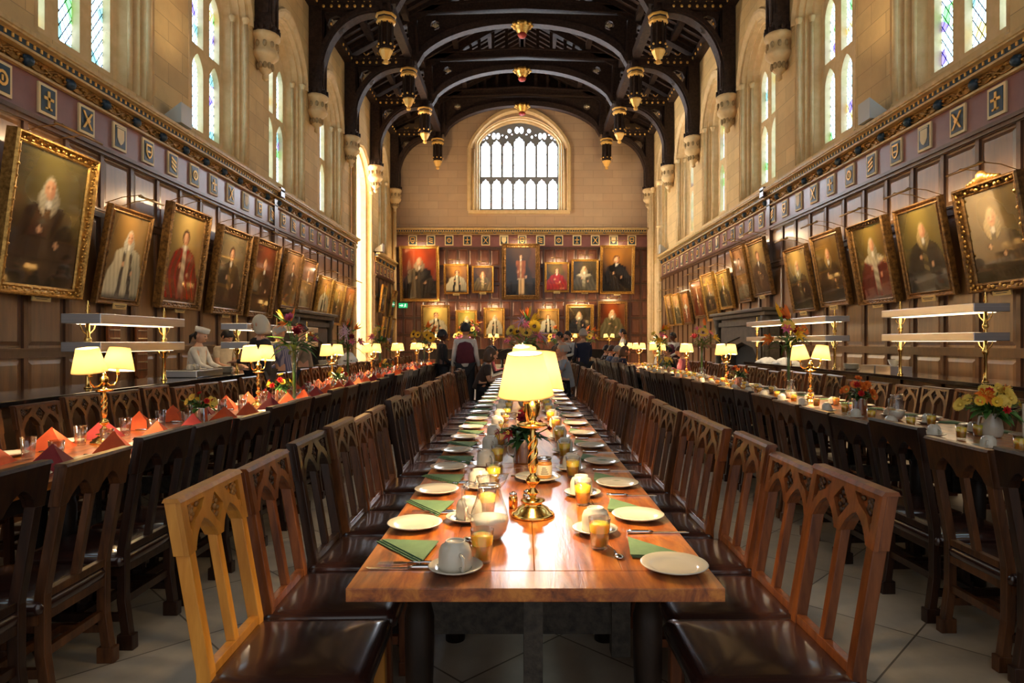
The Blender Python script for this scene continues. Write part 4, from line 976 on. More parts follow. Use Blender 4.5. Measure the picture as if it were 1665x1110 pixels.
def canvas(wd, h, fn, nx=30):
    ny = int(nx*h/wd); V = [(-wd/2+wd*i/nx, 0, h*k/ny) for k in range(ny+1) for i in range(nx+1)]
    Fc = [(k*(nx+1)+i, k*(nx+1)+i+1, (k+1)*(nx+1)+i+1, (k+1)*(nx+1)+i) for k in range(ny) for i in range(nx)]
    me = bpy.data.meshes.new('canvas'); me.from_pydata(V, [], Fc); at = me.color_attributes.new('paint', 'FLOAT_COLOR', 'POINT')
    buf = []
    for k in range(ny+1):
        for i in range(nx+1): c = fn(i/nx, k/ny); buf += [max(0, c[0]), max(0, c[1]), max(0, c[2]), 1]
    at.data.foreach_set('color', buf); me.materials.append(M['canvas']); return me
M['frame_gold'] = noisy('gilt_frame', (.22,.11,.025), (.72,.42,.11), 22, rough=.32, metal=.8, bump=.5)
M['frame_dark'] = noisy('dark_gilt_frame', (.06,.028,.01), (.34,.17,.045), 20, rough=.36, metal=.6, bump=.6)
def portrait(loc, rz, tilt, W, H, style, fw, pk, label, group=None, plate_=True, light=True, lw=.6, nx=30, energy=4.0, lout=.30):
    t = thing('framed_portrait', label, 'painting', loc, rz, group); t.rotation_euler = (tilt, 0, rz)
    m = M['frame_gold'] if style in ('gold', 'gold_ornate') else M['frame_dark']
    prof = [(0,.03), (0,-.095), (.12,-.12), (.22,-.12), (.34,-.070), (.62,-.055), (.80,-.070), (.92,-.065), (1.0,-.045), (1.0,-.02)]
    f = MB(); rings = []; dk = 1 if 'ornate' in style or style == 'carved' else .62
    for o, d in prof: k = o*fw; d = d*dk if o < .9 else d; rings.append([(-W/2+k,d,k), (W/2-k,d,k), (W/2-k,d,H-k), (-W/2+k,d,H-k)])
    f.loft(rings); f.add(rings[0], [(0,1,2,3)])
    obj('frame', f, m, t)
    o = bpy.data.objects.new('canvas', canvas(W-2*fw, H-2*fw, paint(*pk, (H-2*fw)/(W-2*fw)), nx)); COL.objects.link(o); o.parent = t; o.location = (0, -.045, fw)
    if 'ornate' in style or style == 'carved':
        b = MB(); sz = fw*(.30 if style == 'carved' else .20); n = int((W+H)*2/(sz*2.1)); k = 0
        per = [(-W/2, 0, W, 0), (W/2, 0, 0, H), (W/2, H, -W, 0), (-W/2, H, 0, -H)]
        for x0, z0, dx, dz in per:
            L_ = abs(dx)+abs(dz); mm = int(L_/(sz*1.7))
            for i in range(mm):
                q = (i+.5)/mm; k += 1; off = fw*.45+fw*.22*math.sin(k*2.2); nx_, nz_ = (0, 1 if dz == 0 and z0 == 0 else -1) if dz == 0 else ((-1 if x0 > 0 else 1), 0)
                b.ball((x0+dx*q+nx_*off, -.085, z0+dz*q+nz_*off), (sz*(.8+.3*math.sin(k*1.3)), sz*.5, sz*.7), 6, 4)
        if style == 'carved':
            for i in range(-4, 5): b.ball((i*W*.055, -.08, H+.05*(1-abs(i)/5)), (W*.045, .04, .05*(1.3-abs(i)/5)), 6, 4)
            b.ball((0, -.09, H+.06), (.09,.045,.075), 8, 6)
        obj('frame_carving', b, M['frame_gold'] if style == 'carved' else m, t)
    if plate_:
        b = MB(); b.box(-.15, .15, -.09, -.075, -.055, .03 if style != 'gold' else .05); pl = obj('name_plate', b, M['gilt_plate'], t)
        b = MB(); b.box(-.12, .12, -.092, -.09, -.010, .0); b.box(-.09, .09, -.092, -.09, -.03, -.022); obj('plate_lettering', b, M['lead'], pl)
    if light:
        q = thing('picture_light', 'brass picture light above '+' '.join(label.split()[:7])+(', '+label.split(', ')[-1] if 'wall' in label else ''), 'lamp', loc, rz, None)
        z = H*math.cos(tilt)+.13; yo = -H*math.sin(tilt)-lout
        b = MB(); b.tube([(-W*lw/2, yo, z), (W*lw/2, yo, z)], .016, 8); q1 = obj('tube', b, M['old_brass'], q)
        b = MB()
        for s_ in (-.15, .15): b.tube([(s_*W, yo, z), (s_*W, yo+.06, z+.05), (s_*W, yo*.4, z+.02), (s_*W, .03, z-.06)], .006, 6)
        obj('bracket', b, M['old_brass'], q)
        ld = bpy.data.lights.new('strip_light', 'AREA'); ld.shape = 'RECTANGLE'; ld.size = W*lw*.9; ld.size_y = .02; ld.energy = energy; ld.color = (1.0, .74, .42)
        lo = bpy.data.objects.new('strip_light', ld); COL.objects.link(lo); lo.parent = q; lo.location = (0, yo+.005, z-.022)
        dr = Vector((0, -yo*.6, -.42*H)) ; lo.rotation_euler = dr.to_track_quat('-Z', 'Y').to_euler()
    return t
M['gilt_plate'] = flat('gilt_plate', (.62,.45,.18), .45, metal=.3); M['old_brass'] = flat('old_brass', (.42,.26,.10), .35, metal=.9)
BR = {
 'wig': ('half3', '2a2416', '6a5a2c', '15100c', '3a2c1c', 'e0d2a8'),
}
# side-wall pictures measured as (far bottom x,y, far top x,y, near top x)
LP = [
 (131,487,161,261,27, 'gold_ornate', .13, ('three', 1, '2b2617', '6b6030', '1d1510', '4a3a26', 'e3d7b4'), 'huge gilt portrait of a seated judge in long wig'),
 (227.8,497.8,253.8,351.9,186.7, 'dark', .085, ('bishop', 2, '3a3020', 'a07840', '2c2c30', '8a7a58', 'e8e0c8'), 'portrait of a grey-robed cleric in plain dark frame'),
 (323,505,343.5,350.8,280.8, 'dark_ornate', .13, ('collar', 3, '4a4024', 'c0a060', '8a1c14', 'd8c0a0', None), 'portrait of a man in red robes with a white collar'),
 (392,513,410.5,382,361.8, 'dark_ornate', .13, ('three', 4, '33302a', '8a7a5a', '3a3028', '8a6a40', None), 'portrait of a brown-coated man in wide carved frame'),
 (440.4,517.5,457.5,399,419, 'dark_ornate', .13, ('three', 5, '2a1c16', '7a3a24', '1a1614', '4a2c20', None), 'portrait of a dark-coated man before a red background'),
 (482,503.6,494.6,412.8,469.4, 'dark', .08, ('three', 6, '3a2c22', 'b08058', '2a2420', '6a5a48', None), 'tall narrow portrait above the fireplace'),
 (507,505,518.6,425.4,495.9, 'dark', .08, ('three', 7, '3c3430', 'a06c50', '2c2c34', '7a6a5a', None), 'second tall portrait above the fireplace'),
 (533.7,513.7,543.8,453,524.9, 'gold', .08, ('bishop', 8, '26201a', 'c08a40', '1a1614', 'd8c8a0', None), 'small portrait of a white-gowned man past the fireplace'),
 (553.9,528.8,565,462,547.6, 'gold', .08, ('three', 9, '2c2420', 'c89850', '3a2c20', 'a08050', None), 'gold-toned portrait, last but one before the bay'),
 (571.5,528.8,581,467,565, 'dark', .08, ('three', 10, '2c1c14', 'b86a2c', '3a1c14', 'c0a060', None), 'amber-toned portrait, last before the bright bay'),
]
RP = [
 (1578,476,1545.4,310.6,1650, 'carved', .12, ('half', 21, '2c2412', '6a5426', '20180f', '3a2c18', 'dcc088'), 'portrait in heavily carved scrolling crested frame'),
 (1473.5,486,1443,343.4,1516.4, 'dark', .085, ('three', 22, '2c2414', '8a7838', '1a1a18', '6a5a3a', 'd8b878'), 'portrait of a man in a brown wig and black coat'),
 (1399,496,1372.6,368.7,1429.4, 'dark_ornate', .09, ('cape', 23, '2c2618', '8a7238', '7a241c', 'e0d4b0', 'dccca0'), 'portrait of a red-skirted man in white cape'),
 (1333.4,499.8,1308,386,1352, 'dark', .10, ('three', 24, '2a2012', '7a5a28', '231a12', '5a442a', 'c8a060'), 'portrait of a dim brown-robed man'),
 (1288.5,508.7,1261.5,409,1296, 'dark', .075, ('three', 25, '2c2820', 'b89858', '24241f', '7a6a4a', 'e0c890'), 'portrait of a man in flowing wig, narrow frame'),
 (1225.5,483.5,1207.8,396.4,1235.6, 'dark', .085, ('three', 26, '332a20', 'a88a58', '3a322a', '8a7050', None), 'right of the two portraits above the right fireplace'),
 (1200,493,1184.3,405,1205, 'dark', .085, ('three', 27, '3a2c24', 'b08058', '54402c', '8a6a48', None), 'left of the two portraits above the right fireplace'),
 (1171,503.6,1159,443,1178.8, 'gold', .08, ('three', 28, '2c281c', 'b8984c', '2c2a20', 'a89058', None), 'portrait with a yellow glow, left of the fireplace pair'),
 (1149.8,522.6,1136,448,1154.8, 'gold', .085, ('three', 29, '2c2418', 'c89a4c', '2a2018', '8a7040', None), 'taller golden portrait in broad gilt frame'),
 (1129.6,517.5,1118,457,1135.4, 'dark', .085, ('three', 30, '38221c', 'b06a3c', '6a2418', 'b89a60', None), 'reddish portrait in dark frame'),
 (1112,527.6,1104.3,475.4,1116.5, 'dark', .07, ('cape', 31, '3a241c', 'c8884c', '8a3a24', 'e0d0b0', None), 'small portrait of a man in red and white'),
 (1098,529,1089.7,479,1100.6, 'gold', .07, ('three', 32, '3a3424', 'd0a868', '4a4030', 'a89058', None), 'small pale portrait, last but one before the column'),
 (1086.7,530,1078.5,479.7,1087.5, 'gold', .07, ('three', 33, '3a2c20', 'd8a868', '50402c', 'b8a068', None), 'small golden portrait beside the end column'),
]
def side_pictures(P, sg, where):
    for i, (xb, yb, xt, yt, xn, st, fw, pk, lab) in enumerate(P):
        X0 = 5.80; d = X0*F/abs(CX-xb); zb = CAMZ+(CY-yb)*d/F; Xt = abs(CX-xt)*d/F; zt = CAMZ+(CY-yt)*d/F
        d2 = Xt*F/abs(CX-xn); tl = max(R(4.5), min(R(10), math.atan2(X0-Xt, zt-zb))); H = math.hypot(X0-Xt, zt-zb); W = max(.62, min(1.7, d-d2))
        portrait((sg*(X0+.08), d-W/2, zb), sg*R(-90), tl, W, H, st, fw, pk, '%s, %s on %s wall' % (lab, ORD[i], where), None, plate_=i < 6, energy=6.5*W, nx=34 if i < 4 else 24)
side_pictures(LP, -1, 'left'); side_pictures(RP, 1, 'right')
# four more on the short stretch of wall beyond the bay
for k, (y, z, W, H, c1) in enumerate(((26.8,2.6,.8,1.15,'c0a060'), (28.9,2.5,.85,1.2,'a88050'), (27.1,1.45,.7,1.0,'b09060'), (28.5,1.2,.9,1.25,'e0d0a8'))):
    portrait((-5.88, y, z), R(90), R(8), W, H, 'gold', .08, ('three', 50+k, '3a3024', c1, '2c2820', '8a7a58', None), 'small portrait beyond the bay, %s of four on the left wall' % ['upper near', 'upper far', 'lower near', 'lower far'][k], None, plate_=False, light=False, nx=16)
EP = [
 (105,208,328,520, 'gold', .14, ('three', 61, '3a1c10', 'b04018', '17110e', '2c2018', 'd8b890'), 'large portrait of a long-haired man in black against red'),
 (353,308,493,478, 'gold', .10, ('bishop', 62, '20140e', 'b07838', '1a1210', 'e0d8c0', None), 'portrait of a cleric with white sleeves in square gilt frame'),
 (510,318,635,472, 'gold', .10, ('collar', 63, '1a1410', '5a3c1c', '6a5a3a', 'e0c890', 'd09050'), 'portrait of a lady in a pale ruff and wide sleeves'),
 (680,196,893,508, 'dark_ornate', .20, ('full', 64, '1c1610', '4a3420', 'a0582c', 'd8b888', '503420'), 'large central full-length portrait in broad carved frame'),
 (920,298,1060,468, 'gold', .10, ('three', 65, '20180e', '6a5420', '9a1c10', 'a82014', None), 'portrait of a scarlet-robed man in square frame'),
 (1070,282,1225,470, 'gold_ornate', .11, ('cape', 66, '1c1812', '4a3c22', '5a5240', 'b8ac88', 'c8b890'), 'portrait of a grey-robed man in scrolled gilt frame'),
 (1232,205,1427,478, 'gold_ornate', .13, ('three', 67, '2a2018', 'a06828', '14110f', '1c1814', None), 'large dark portrait of a black-robed man, top right'),
 (225,540,388,738, 'dark', .12, ('bishop', 68, '4a3c20', 'd0b060', '14110f', 'e0dac4', None), 'lower portrait of a bishop with billowing white sleeve'),
 (420,568,541,716, 'gold', .11, ('three', 69, '4a4420', 'a89848', '2a2414', 'c8b878', 'd8d0a8'), 'small lower portrait with a yellow-green ground'),
 (578,555,697,727, 'gold', .12, ('bishop', 70, '3a2c18', 'd0a058', '2a2018', 'e0d4b8', 'e8dcc0'), 'lower portrait of a white-wigged man in gilt frame'),
 (880,560,1003,710, 'gold', .10, ('bishop', 71, '3a2c1c', 'a88048', '141210', 'e0d8c4', None), 'lower portrait of a bishop in white sleeves'),
 (1040,537,1198,718, 'gold', .15, ('three', 72, '14120f', '3a3020', '2c2c30', '6a6250', 'c8b088'), 'lower portrait of a seated man in wide gilt frame'),
 (1220,518,1385,740, 'dark', .12, ('three', 73, '241812', '7a3818', '6a6040', '54492f', 'd8b888'), 'lower right portrait of a robed man against dark red'),
]
for i, (x0, y0, x1, y1, st, fw, pk, lab) in enumerate(EP):
    D = 29.80; px = lambda a: (620+a/3.469-CX)*D/F; pz = lambda b: CAMZ+(CY-(340+b/3.469))*D/F
    W = px(x1)-px(x0); H = pz(y0)-pz(y1); portrait(((px(x0)+px(x1))/2, 29.86, pz(y1)), 0, R(6), W, H, st, fw, pk, lab+', on the end wall', None, plate_=y1 < 500, light=True, lw=.5, nx=22, energy=9*W, lout=.5)
# ================================================================ COUNTERS, HEATED SHELVES, FIREPLACES, DAIS
M['counter_top'] = noisy('black_stone_top', (.012,.010,.010), (.03,.025,.022), 20, rough=.12, coat=.6)
M['fire_stone'] = noisy('fireplace_stone', (.05,.038,.026), (.11,.082,.055), 5, rough=.6, bump=.3, pos=True)
M['hearth_black'] = flat('hearth_black', (.01,.009,.008), .9)
def counter(sg, x0, x1, y0, y1, label, n):
    t = thing('serving_counter', label, 'counter', (sg*(x0+x1)/2, y0, 0))
    hx = (x1-x0)/2; L_ = y1-y0; f = -sg*hx; s_ = -sg
    b = MB(); b.box(-hx+.04, hx-.04, .02, L_-.02, 0, .90); obj('carcase', b, M['panel'], t)
    b = MB(); b.box(-hx-.04, hx+.04, 0, L_, .905, .95); obj('countertop', b, M['counter_top'], t, bevel=.006)
    b = MB(); xa, xb = sorted((s_*(hx-.04), s_*(hx-.015)))
    for k in range(n+1): y = .04+(L_-.08)*k/n; b.box(xa, xb, y-.035, y+.035, .0, .90)
    b.box(xa, xb, .02, L_-.02, .82, .90); b.box(xa, xb, .02, L_-.02, 0, .12)
    obj('panel_frame', b, M['stile'], t); return t
counter(-1, 3.90, 4.62, 2.6, 12.9, 'long dark panelled counter with black polished top along the left wall', 12)
counter(1, 4.98, 5.62, 2.6, 14.4, 'long dark panelled counter with black polished top along the right wall', 14)
def gantry(sg, xi, xo, y0, y1, zs, label, np=2):
    t = thing('heated_shelf', label, 'shelf', (0, 0, 0))
    for z in zs:
        b = MB(); b.box(min(sg*xi,sg*xo), max(sg*xi,sg*xo), y0, y1, z-.095, z); g = obj('shelf', b, M['steel'], t, bevel=.006)
        b = MB(); b.box(min(sg*(xi+.08),sg*(xo-.08)), max(sg*(xi+.08),sg*(xo-.08)), y0+.1, y1-.1, z-.100, z-.096); obj('heat_lamp', b, M['heat'], g)
    xm = sg*(xi+xo)/2
    for k in range(np):
        y = y0+.10+(y1-y0-.2)*k/(np-1); b = MB()
        b.lathe([(.034,0),(.036,.012),(.022,.02),(.019,.10),(.019,.30),(.030,.315),(.034,.335),(.030,.355),(.019,.37),(.019,zs[0]-.95+.03),(.019,zs[1]-.95-.28),(.028,zs[1]-.95-.27),(.034,zs[1]-.95-.25),(.028,zs[1]-.95-.23),(.019,zs[1]-.95-.22),(.019,zs[1]-.95),(.012,zs[1]-.95+.01),(.024,zs[1]-.95+.03),(.012,zs[1]-.95+.05),(.018,zs[1]-.95+.07),(.006,zs[1]-.95+.10),(.006,zs[1]-.95+.125),(0,zs[1]-.95+.135)], 14, (xm, y, .95))
        for z in zs:
            for s_ in (-1, 1): b.tube([(xm, y, z-.20), (xm, y+s_*.04, z-.185), (xm, y+s_*.09, z-.15), (xm, y+s_*.11, z-.10)], .006, 6)
        obj('post', b, M['brass'], t)
    return t
M['heat'] = flat('heat_lamp_strip', (1,.85,.6), .4, emit=2.5, ecol=(1.0,.75,.45))
gantry(-1, 3.98, 4.36, 6.10, 7.62, (1.395, 1.665), 'two-tier steel heated shelf on brass posts, nearest on the left counter')
gantry(-1, 3.98, 4.36, 9.34, 12.6, (1.395, 1.665), 'two-tier steel heated shelf farther along the left counter, behind the standing people', 3)
gantry(1, 4.93, 5.33, 7.05, 8.86, (1.50, 1.82), 'two-tier steel heated shelf on brass posts, nearest on the right counter')
gantry(1, 4.93, 5.33, 10.5, 14.2, (1.50, 1.82), 'two-tier steel heated shelf behind tall flowers on the right counter', 3)
M['salver'] = M['steel']
def stack(x, y, z, n, r, label):
    for k in range(n):
        plate2.put(x+j(.004), y+j(.004), z+.012*k, 0, '%s, %s from bottom of its stack' % (label, ORD[k]) if k else label+', lowest of its stack', 'plate', label.replace('white plate', 'white plates'), r)
plate2 = mk('dinner_plate', MB().lathe([(0,.002),(.07,.002),(.10,.016),(.11,.020),(.108,.022),(.07,.006),(0,.006)], 24), M['china'])
stack(-4.25, 9.25, .95, 7, 1, 'white plate on the left counter')
stack(5.28, 10.35, .95, 7, 1.1, 'white plate on the right counter')
t = thing('hot_tray', 'square steel hot plate unit on the left counter in front of the cook', 'tray', (-4.25, 8.35, .95)); b = MB(); b.box(-.22,.22,-.35,.35,0,.09); obj('body', b, M['steel'], t, bevel=.01); b = MB(); b.box(-.18,.18,-.31,.31,.09,.095); obj('hob', b, M['counter_top'], t)
for k, (y, lab) in enumerate(((7.95, 'white mug at the near end of the left hot plate'), (8.08, 'second white mug on the left hot plate'))):
    teacup.put(-4.15, y+.12, 1.045, 0, lab, 'cup', None)
for k in range(2):
    t = thing('steel_container', 'square steel container on the right counter, %s the white bowl' % ('under' if k else 'left of'), 'container', (5.25, 9.55-k*.42, .95)); b = MB(); o_ = [(-.15,-.19),(.15,-.19),(.15,.19),(-.15,.19)]; i_ = [(x*.94, y*.94) for x, y in o_]; b.prism(o_, [i_], None, 0, .10); b.box(-.145,.145,-.185,.185,0,.01); obj('pan', b, M['steel'], t)
    b = MB(); b.box(-.145,.145,-.185,.185,.094,.102); obj('lid', b, M['steel'], t)
bowl = mk('bowl', MB().lathe([(0,.002),(.035,.002),(.037,.008),(.06,.035),(.078,.085),(.08,.09),(.077,.09),(.055,.036),(.03,.012),(0,.010)], 24), M['china'])
bowl.put(5.25, 9.12, 1.052, 0, 'white china bowl standing on a steel container on the right counter', 'bowl')
for k in range(3): bowl.put(-4.25, 13.75+.42*k, .89, 0, 'white china bowl, %s on the sideboard past the left counter' % ['nearest', 'middle', 'farthest'][k], 'bowl', 'sideboard bowls', 1.2)
t = thing('sideboard', 'low dark wooden sideboard beyond the left counter carrying white bowls', 'sideboard', (-4.3, 13.3, 0)); b = MB(); b.box(-.34,.34,0,1.7,.84,.89); obj('top', b, M['counter_top'], t); b = MB(); b.box(-.32,.32,.03,1.67,.12,.84); obj('body', b, M['oak_red'], t)
for k in range(4): b = MB(); b.box(-.31+.56*(k % 2), -.25+.56*(k % 2), .04+1.56*(k//2), .1+1.56*(k//2), 0, .12); obj('leg', b, M['oak_dark'], t)
for k in range(3): b = MB(); b.box(.32,.335,.08+.54*k,.56+.54*k,.18,.80); dd = obj('door', b, M['oak_dark'], t); b = MB().ball((.345,.5+.54*k,.5), .015, 8, 6); obj('knob', b, M['brass'], dd)
M['linen'] = noisy('white_linen', (.62,.64,.66), (.82,.82,.82), 6, rough=.9, bump=.5)
def cloth_heap(x, y, z, w_, h_, label, hang=0):
    b = MB(); n = 18; rg = []
    for q in range(7):
        rr = 1-q/6.5; rg.append([(w_*(rr**.6)*math.cos(2*PI*i/n)*(1+.16*math.sin(i*2.3+q)), w_*.8*(rr**.6)*math.sin(2*PI*i/n)*(1+.16*math.cos(i*3.1+q)), h_*(q/6)+.02*math.sin(i*1.9)*(q > 0)) for i in range(n)])
    if hang: rg.insert(0, [(p[0]*1.1, p[1]*1.1, -hang-.05*math.sin(i*2.0)) for i, p in enumerate(rg[0])])
    b.loft(rg, caps=True, smooth=True); o = obj('folded_cloth', b, M['linen'], None, (x, y, z)); return tag(o, label, 'cloth')
cloth_heap(5.28, 12.9, .95, .28, .12, 'heap of white linen on the right counter behind the chairs')
cloth_heap(5.28, 13.9, .95, .24, .10, 'second smaller heap of white linen at the far end of the right counter')
cloth_heap(-4.2, 15.6, .95, .22, .18, 'white cloth draped over a stand beyond the left sideboard', hang=.5)
t = thing('cloth_stand', 'dark wooden stand under the draped white cloth beyond the sideboard', 'stand', (-4.2, 15.6, 0)); b = MB(); b.lathe([(.2,0),(.2,.03),(.03,.06),(.03,.90),(.18,.93),(.18,.95)], 16); obj('pedestal', b, M['oak_dark'], t)
def fireplace(sg, y0, y1, label):
    t = thing('stone_fireplace', label, 'fireplace', (0, 0, 0)); A = lambda a, b_: (min(sg*a, sg*b_), max(sg*a, sg*b_))
    yc = (y0+y1)/2; K = lambda u, v, d: (sg*(5.86-d), yc+u, v); hw = (y1-y0)/2; b = MB()
    op = [(-hw*.55,.0), (hw*.55,.0), (hw*.55,1.0), (hw*.4,1.25), (0,1.38), (-hw*.4,1.25), (-hw*.55,1.0)]
    b.prism([(-hw*.95,0), (-hw*.55,0)]+[op[6], op[5], op[4], op[3], op[2]]+[(hw*.55,0), (hw*.95,0), (hw*.95,2.0), (-hw*.95,2.0)], (), K, 0, .22)
    op2 = [(x*1.18, z*1.1) for x, z in op]; b.prism([(-hw*.75,0), (op2[0][0],0)]+[op2[6], op2[5], op2[4], op2[3], op2[2]]+[(op2[1][0],0), (hw*.75,0), (hw*.75,1.75), (-hw*.75,1.75)], (), K, .22, .28)
    b.prism([(-hw*.88,1.80), (hw*.88,1.80), (hw*.88,1.92), (-hw*.88,1.92)], (), K, .22, .30)
    obj('surround', b, M['fire_stone'], t)
    b = MB(); a_, c_ = A(5.86, 5.40); b.box(a_, c_, y0-.05, y1+.05, 2.10, 2.18); a_, c_ = A(5.86, 5.48); b.box(a_, c_, y0, y1, 2.0, 2.10); obj('mantel_shelf', b, M['fire_stone'], t, bevel=.02)
    for s_ in (-1, 1): b = MB(); b.lathe([(.13,0),(.13,.15),(.09,.2),(.085,1.7),(.12,1.8),(.14,2.0)], 14, (sg*5.60, yc+s_*hw*.9, 0)); obj('column', b, M['fire_stone'], t)
    b = MB(); b.prism(op, (), K, .01, .03); obj('hearth_opening', b, M['hearth_black'], t)  # flat near-black panel fills the opening
fireplace(-1, 15.7, 18.9, 'dark carved stone fireplace beneath two tall portraits on the left wall')
fireplace(1, 14.6, 18.6, 'dark carved stone fireplace beneath the paired portraits on the right wall')
for k, (y, zt) in enumerate(((9.27, 1.66), (9.95, 1.66))):                 # slatted wooden boards on the left wall
    t = thing('slatted_board', 'dark red pointed board with steel strips on left wall, %s one' % ('left' if k == 0 else 'right'), 'board', (-5.885, y, .78))
    b = MB(); P = [(-.14,.10), (0,0), (.14,.10), (.14,.88), (.05,.95), (-.05,.95), (-.14,.88)]; b.prism(P, (), lambda u, v, d: (d, u, v), 0, .03); obj('board', b, M['oak_red'], t)
    for i in range(6): b = MB(); b.box(.03, .045, -.12, .12, .18+.12*i, .195+.12*i); obj('strip', b, M['chrome'], t)
# emergency exit sign on the end wall
M['exit_green'] = flat('exit_green', (.02,.30,.12), .4, emit=.5, ecol=(.02,.5,.18)); M['exit_white'] = flat('exit_white', (.8,.9,.8), .4, emit=.8)
t = thing('exit_sign', 'small green emergency exit sign with running figure and arrow on the end wall', 'sign', (-5.50, 29.86, 2.95))
b = MB(); b.box(-.20,.20,-.05,0,0,.22); obj('sign_box', b, M['exit_green'], t)
b = MB(); f_ = lambda u, v, d: (u, -.05-d, v)
b.prism([(-.16,.09),(-.06,.09),(-.06,.05),(.01,.11),(-.06,.17),(-.06,.13),(-.16,.13)], (), f_, 0, .004); obj('arrow', b, M['exit_white'], t)
b = MB(); b.prism([(.05,.03),(.09,.08),(.12,.06),(.15,.07),(.13,.09),(.10,.12),(.14,.14),(.13,.15),(.09,.15),(.05,.12),(.08,.12),(.07,.08),(.04,.04)], (), f_, 0, .004); b.prism([(.11+.018*math.cos(k*PI/3), .175+.018*math.sin(k*PI/3)) for k in range(6)], (), f_, 0, .004); obj('running_figure', b, M['exit_white'], t)
# floodlights on the cornice
M['flood'] = flat('grey_floodlight', (.45,.45,.42), .4)
for k, (x, y, lab) in enumerate(((-5.82, 10.9, 'grey wedge floodlight resting on the left cornice between two windows'), (5.82, 10.7, 'pale square floodlight resting on the right cornice between two windows'), (-5.82, 26.35, 'white floodlight on the short cornice beyond the bay'), (5.82, 26.6, 'white floodlight at the far end of the right cornice'))):
    s_ = 1 if x > 0 else -1; t = thing('floodlight', lab, 'floodlight', (x, y, 5.04))
    b = MB(); b.prism([(-.16,0), (.16,0), (.16,.10), (-.16,.34)] if s_ > 0 else [(-.16,0), (.16,0), (.16,.34), (-.16,.10)], (), lambda u, v, d: (-u if s_ < 0 and 0 else u, d, v), -.18, .18); obj('housing', b, M['flood'], t)
    ld = bpy.data.lights.new('flood_beam', 'SPOT'); ld.energy = 260; ld.color = (1.0, .74, .40); ld.spot_size = R(150); ld.spot_blend = .8; ld.shadow_soft_size = .12
    lo = bpy.data.objects.new('flood_beam', ld); COL.objects.link(lo); lo.parent = t; lo.location = (-s_*.16, 0, .45); lo.rotation_euler = Vector((-s_*.75, 0, .66)).to_track_quat('-Z', 'Y').to_euler()
# dais and high table
DZ = .35
dz = obj('floor_dais', MB().box(-5.95, 5.95, 24.6, 29.8, 0, DZ), M['floor']); dz['kind'] = 'structure'; dz.name = 'floor_dais'
t = thing('high_table', 'long dark high table set across the dais below the end-wall portraits', 'table', (0, 26.0, DZ))
b = MB(); b.box(-4.2, 4.2, -.45, .45, .70, .75); obj('tabletop', b, M['oak_dark'], t); b = MB(); b.box(-4.1, 4.1, -.38, -.34, .35, .70); obj('apron', b, M['black_wood'], t)
for k in range(6):
    for q in (-1, 1): b = MB(); b.lathe([(.05,0),(.05,.06),(.035,.1),(.05,.4),(.035,.6),(.05,.7)], 10, (-4+8*k/5, q*.33, 0)); obj('leg', b, M['black_wood'], t)
for k, x in enumerate((-3.3, -1.15, 2.0, 3.5)): put_lamp(x, 26.0, 0, 'brass twin-shade lamp on the high table, %s from the left' % ['first', 'second', 'third', 'fourth'][k], 'lamps on the high table', DZ+.75)
# ================================================================ FLOWERS
M['leaf'] = noisy('green_leaf', (.03,.10,.015), (.10,.24,.04), 8, rough=.45)
M['leaf_dark'] = noisy('dark_leaf', (.015,.05,.012), (.05,.12,.03), 8, rough=.45)
M['stem'] = flat('flower_stem', (.10,.22,.04), .5)
FC = {'yellow': (.90,.55,.02), 'orange': (.90,.22,.02), 'red': (.65,.02,.02), 'darkred': (.28,.01,.02), 'pink': (.80,.16,.30), 'lilac': (.62,.42,.60), 'gold': (.95,.66,.10)}
for k, c in FC.items(): M['petal_'+k] = noisy(k+'_petal', tuple(a*.75 for a in c), c, 12, rough=.55)
M['seed'] = flat('flower_centre', (.06,.025,.01), .8)
def leaf(mb, p, d, L_, w_, droop=.3, up=Vector((0,0,1))):
    p = Vector(p); d = Vector(d).normalized(); s_ = d.cross(up); s_ = s_.normalized() if s_.length > .01 else Vector((1,0,0)); n = s_.cross(d)
    V = []; 
    for i, (t, k) in enumerate(((0,.15),(.25,.8),(.5,1),(.78,.6),(1,.0))):
        c = p+d*L_*t-Vector((0,0,1))*droop*L_*t*t
        V += [c-s_*w_*k/2+n*w_*k*.18, c, c+s_*w_*k/2+n*w_*k*.18]
    Fc = []
    for i in range(4): a = i*3; Fc += [(a,a+1,a+4,a+3), (a+1,a+2,a+5,a+4)]
    b = len(mb.v); mb.add(V, Fc, True)
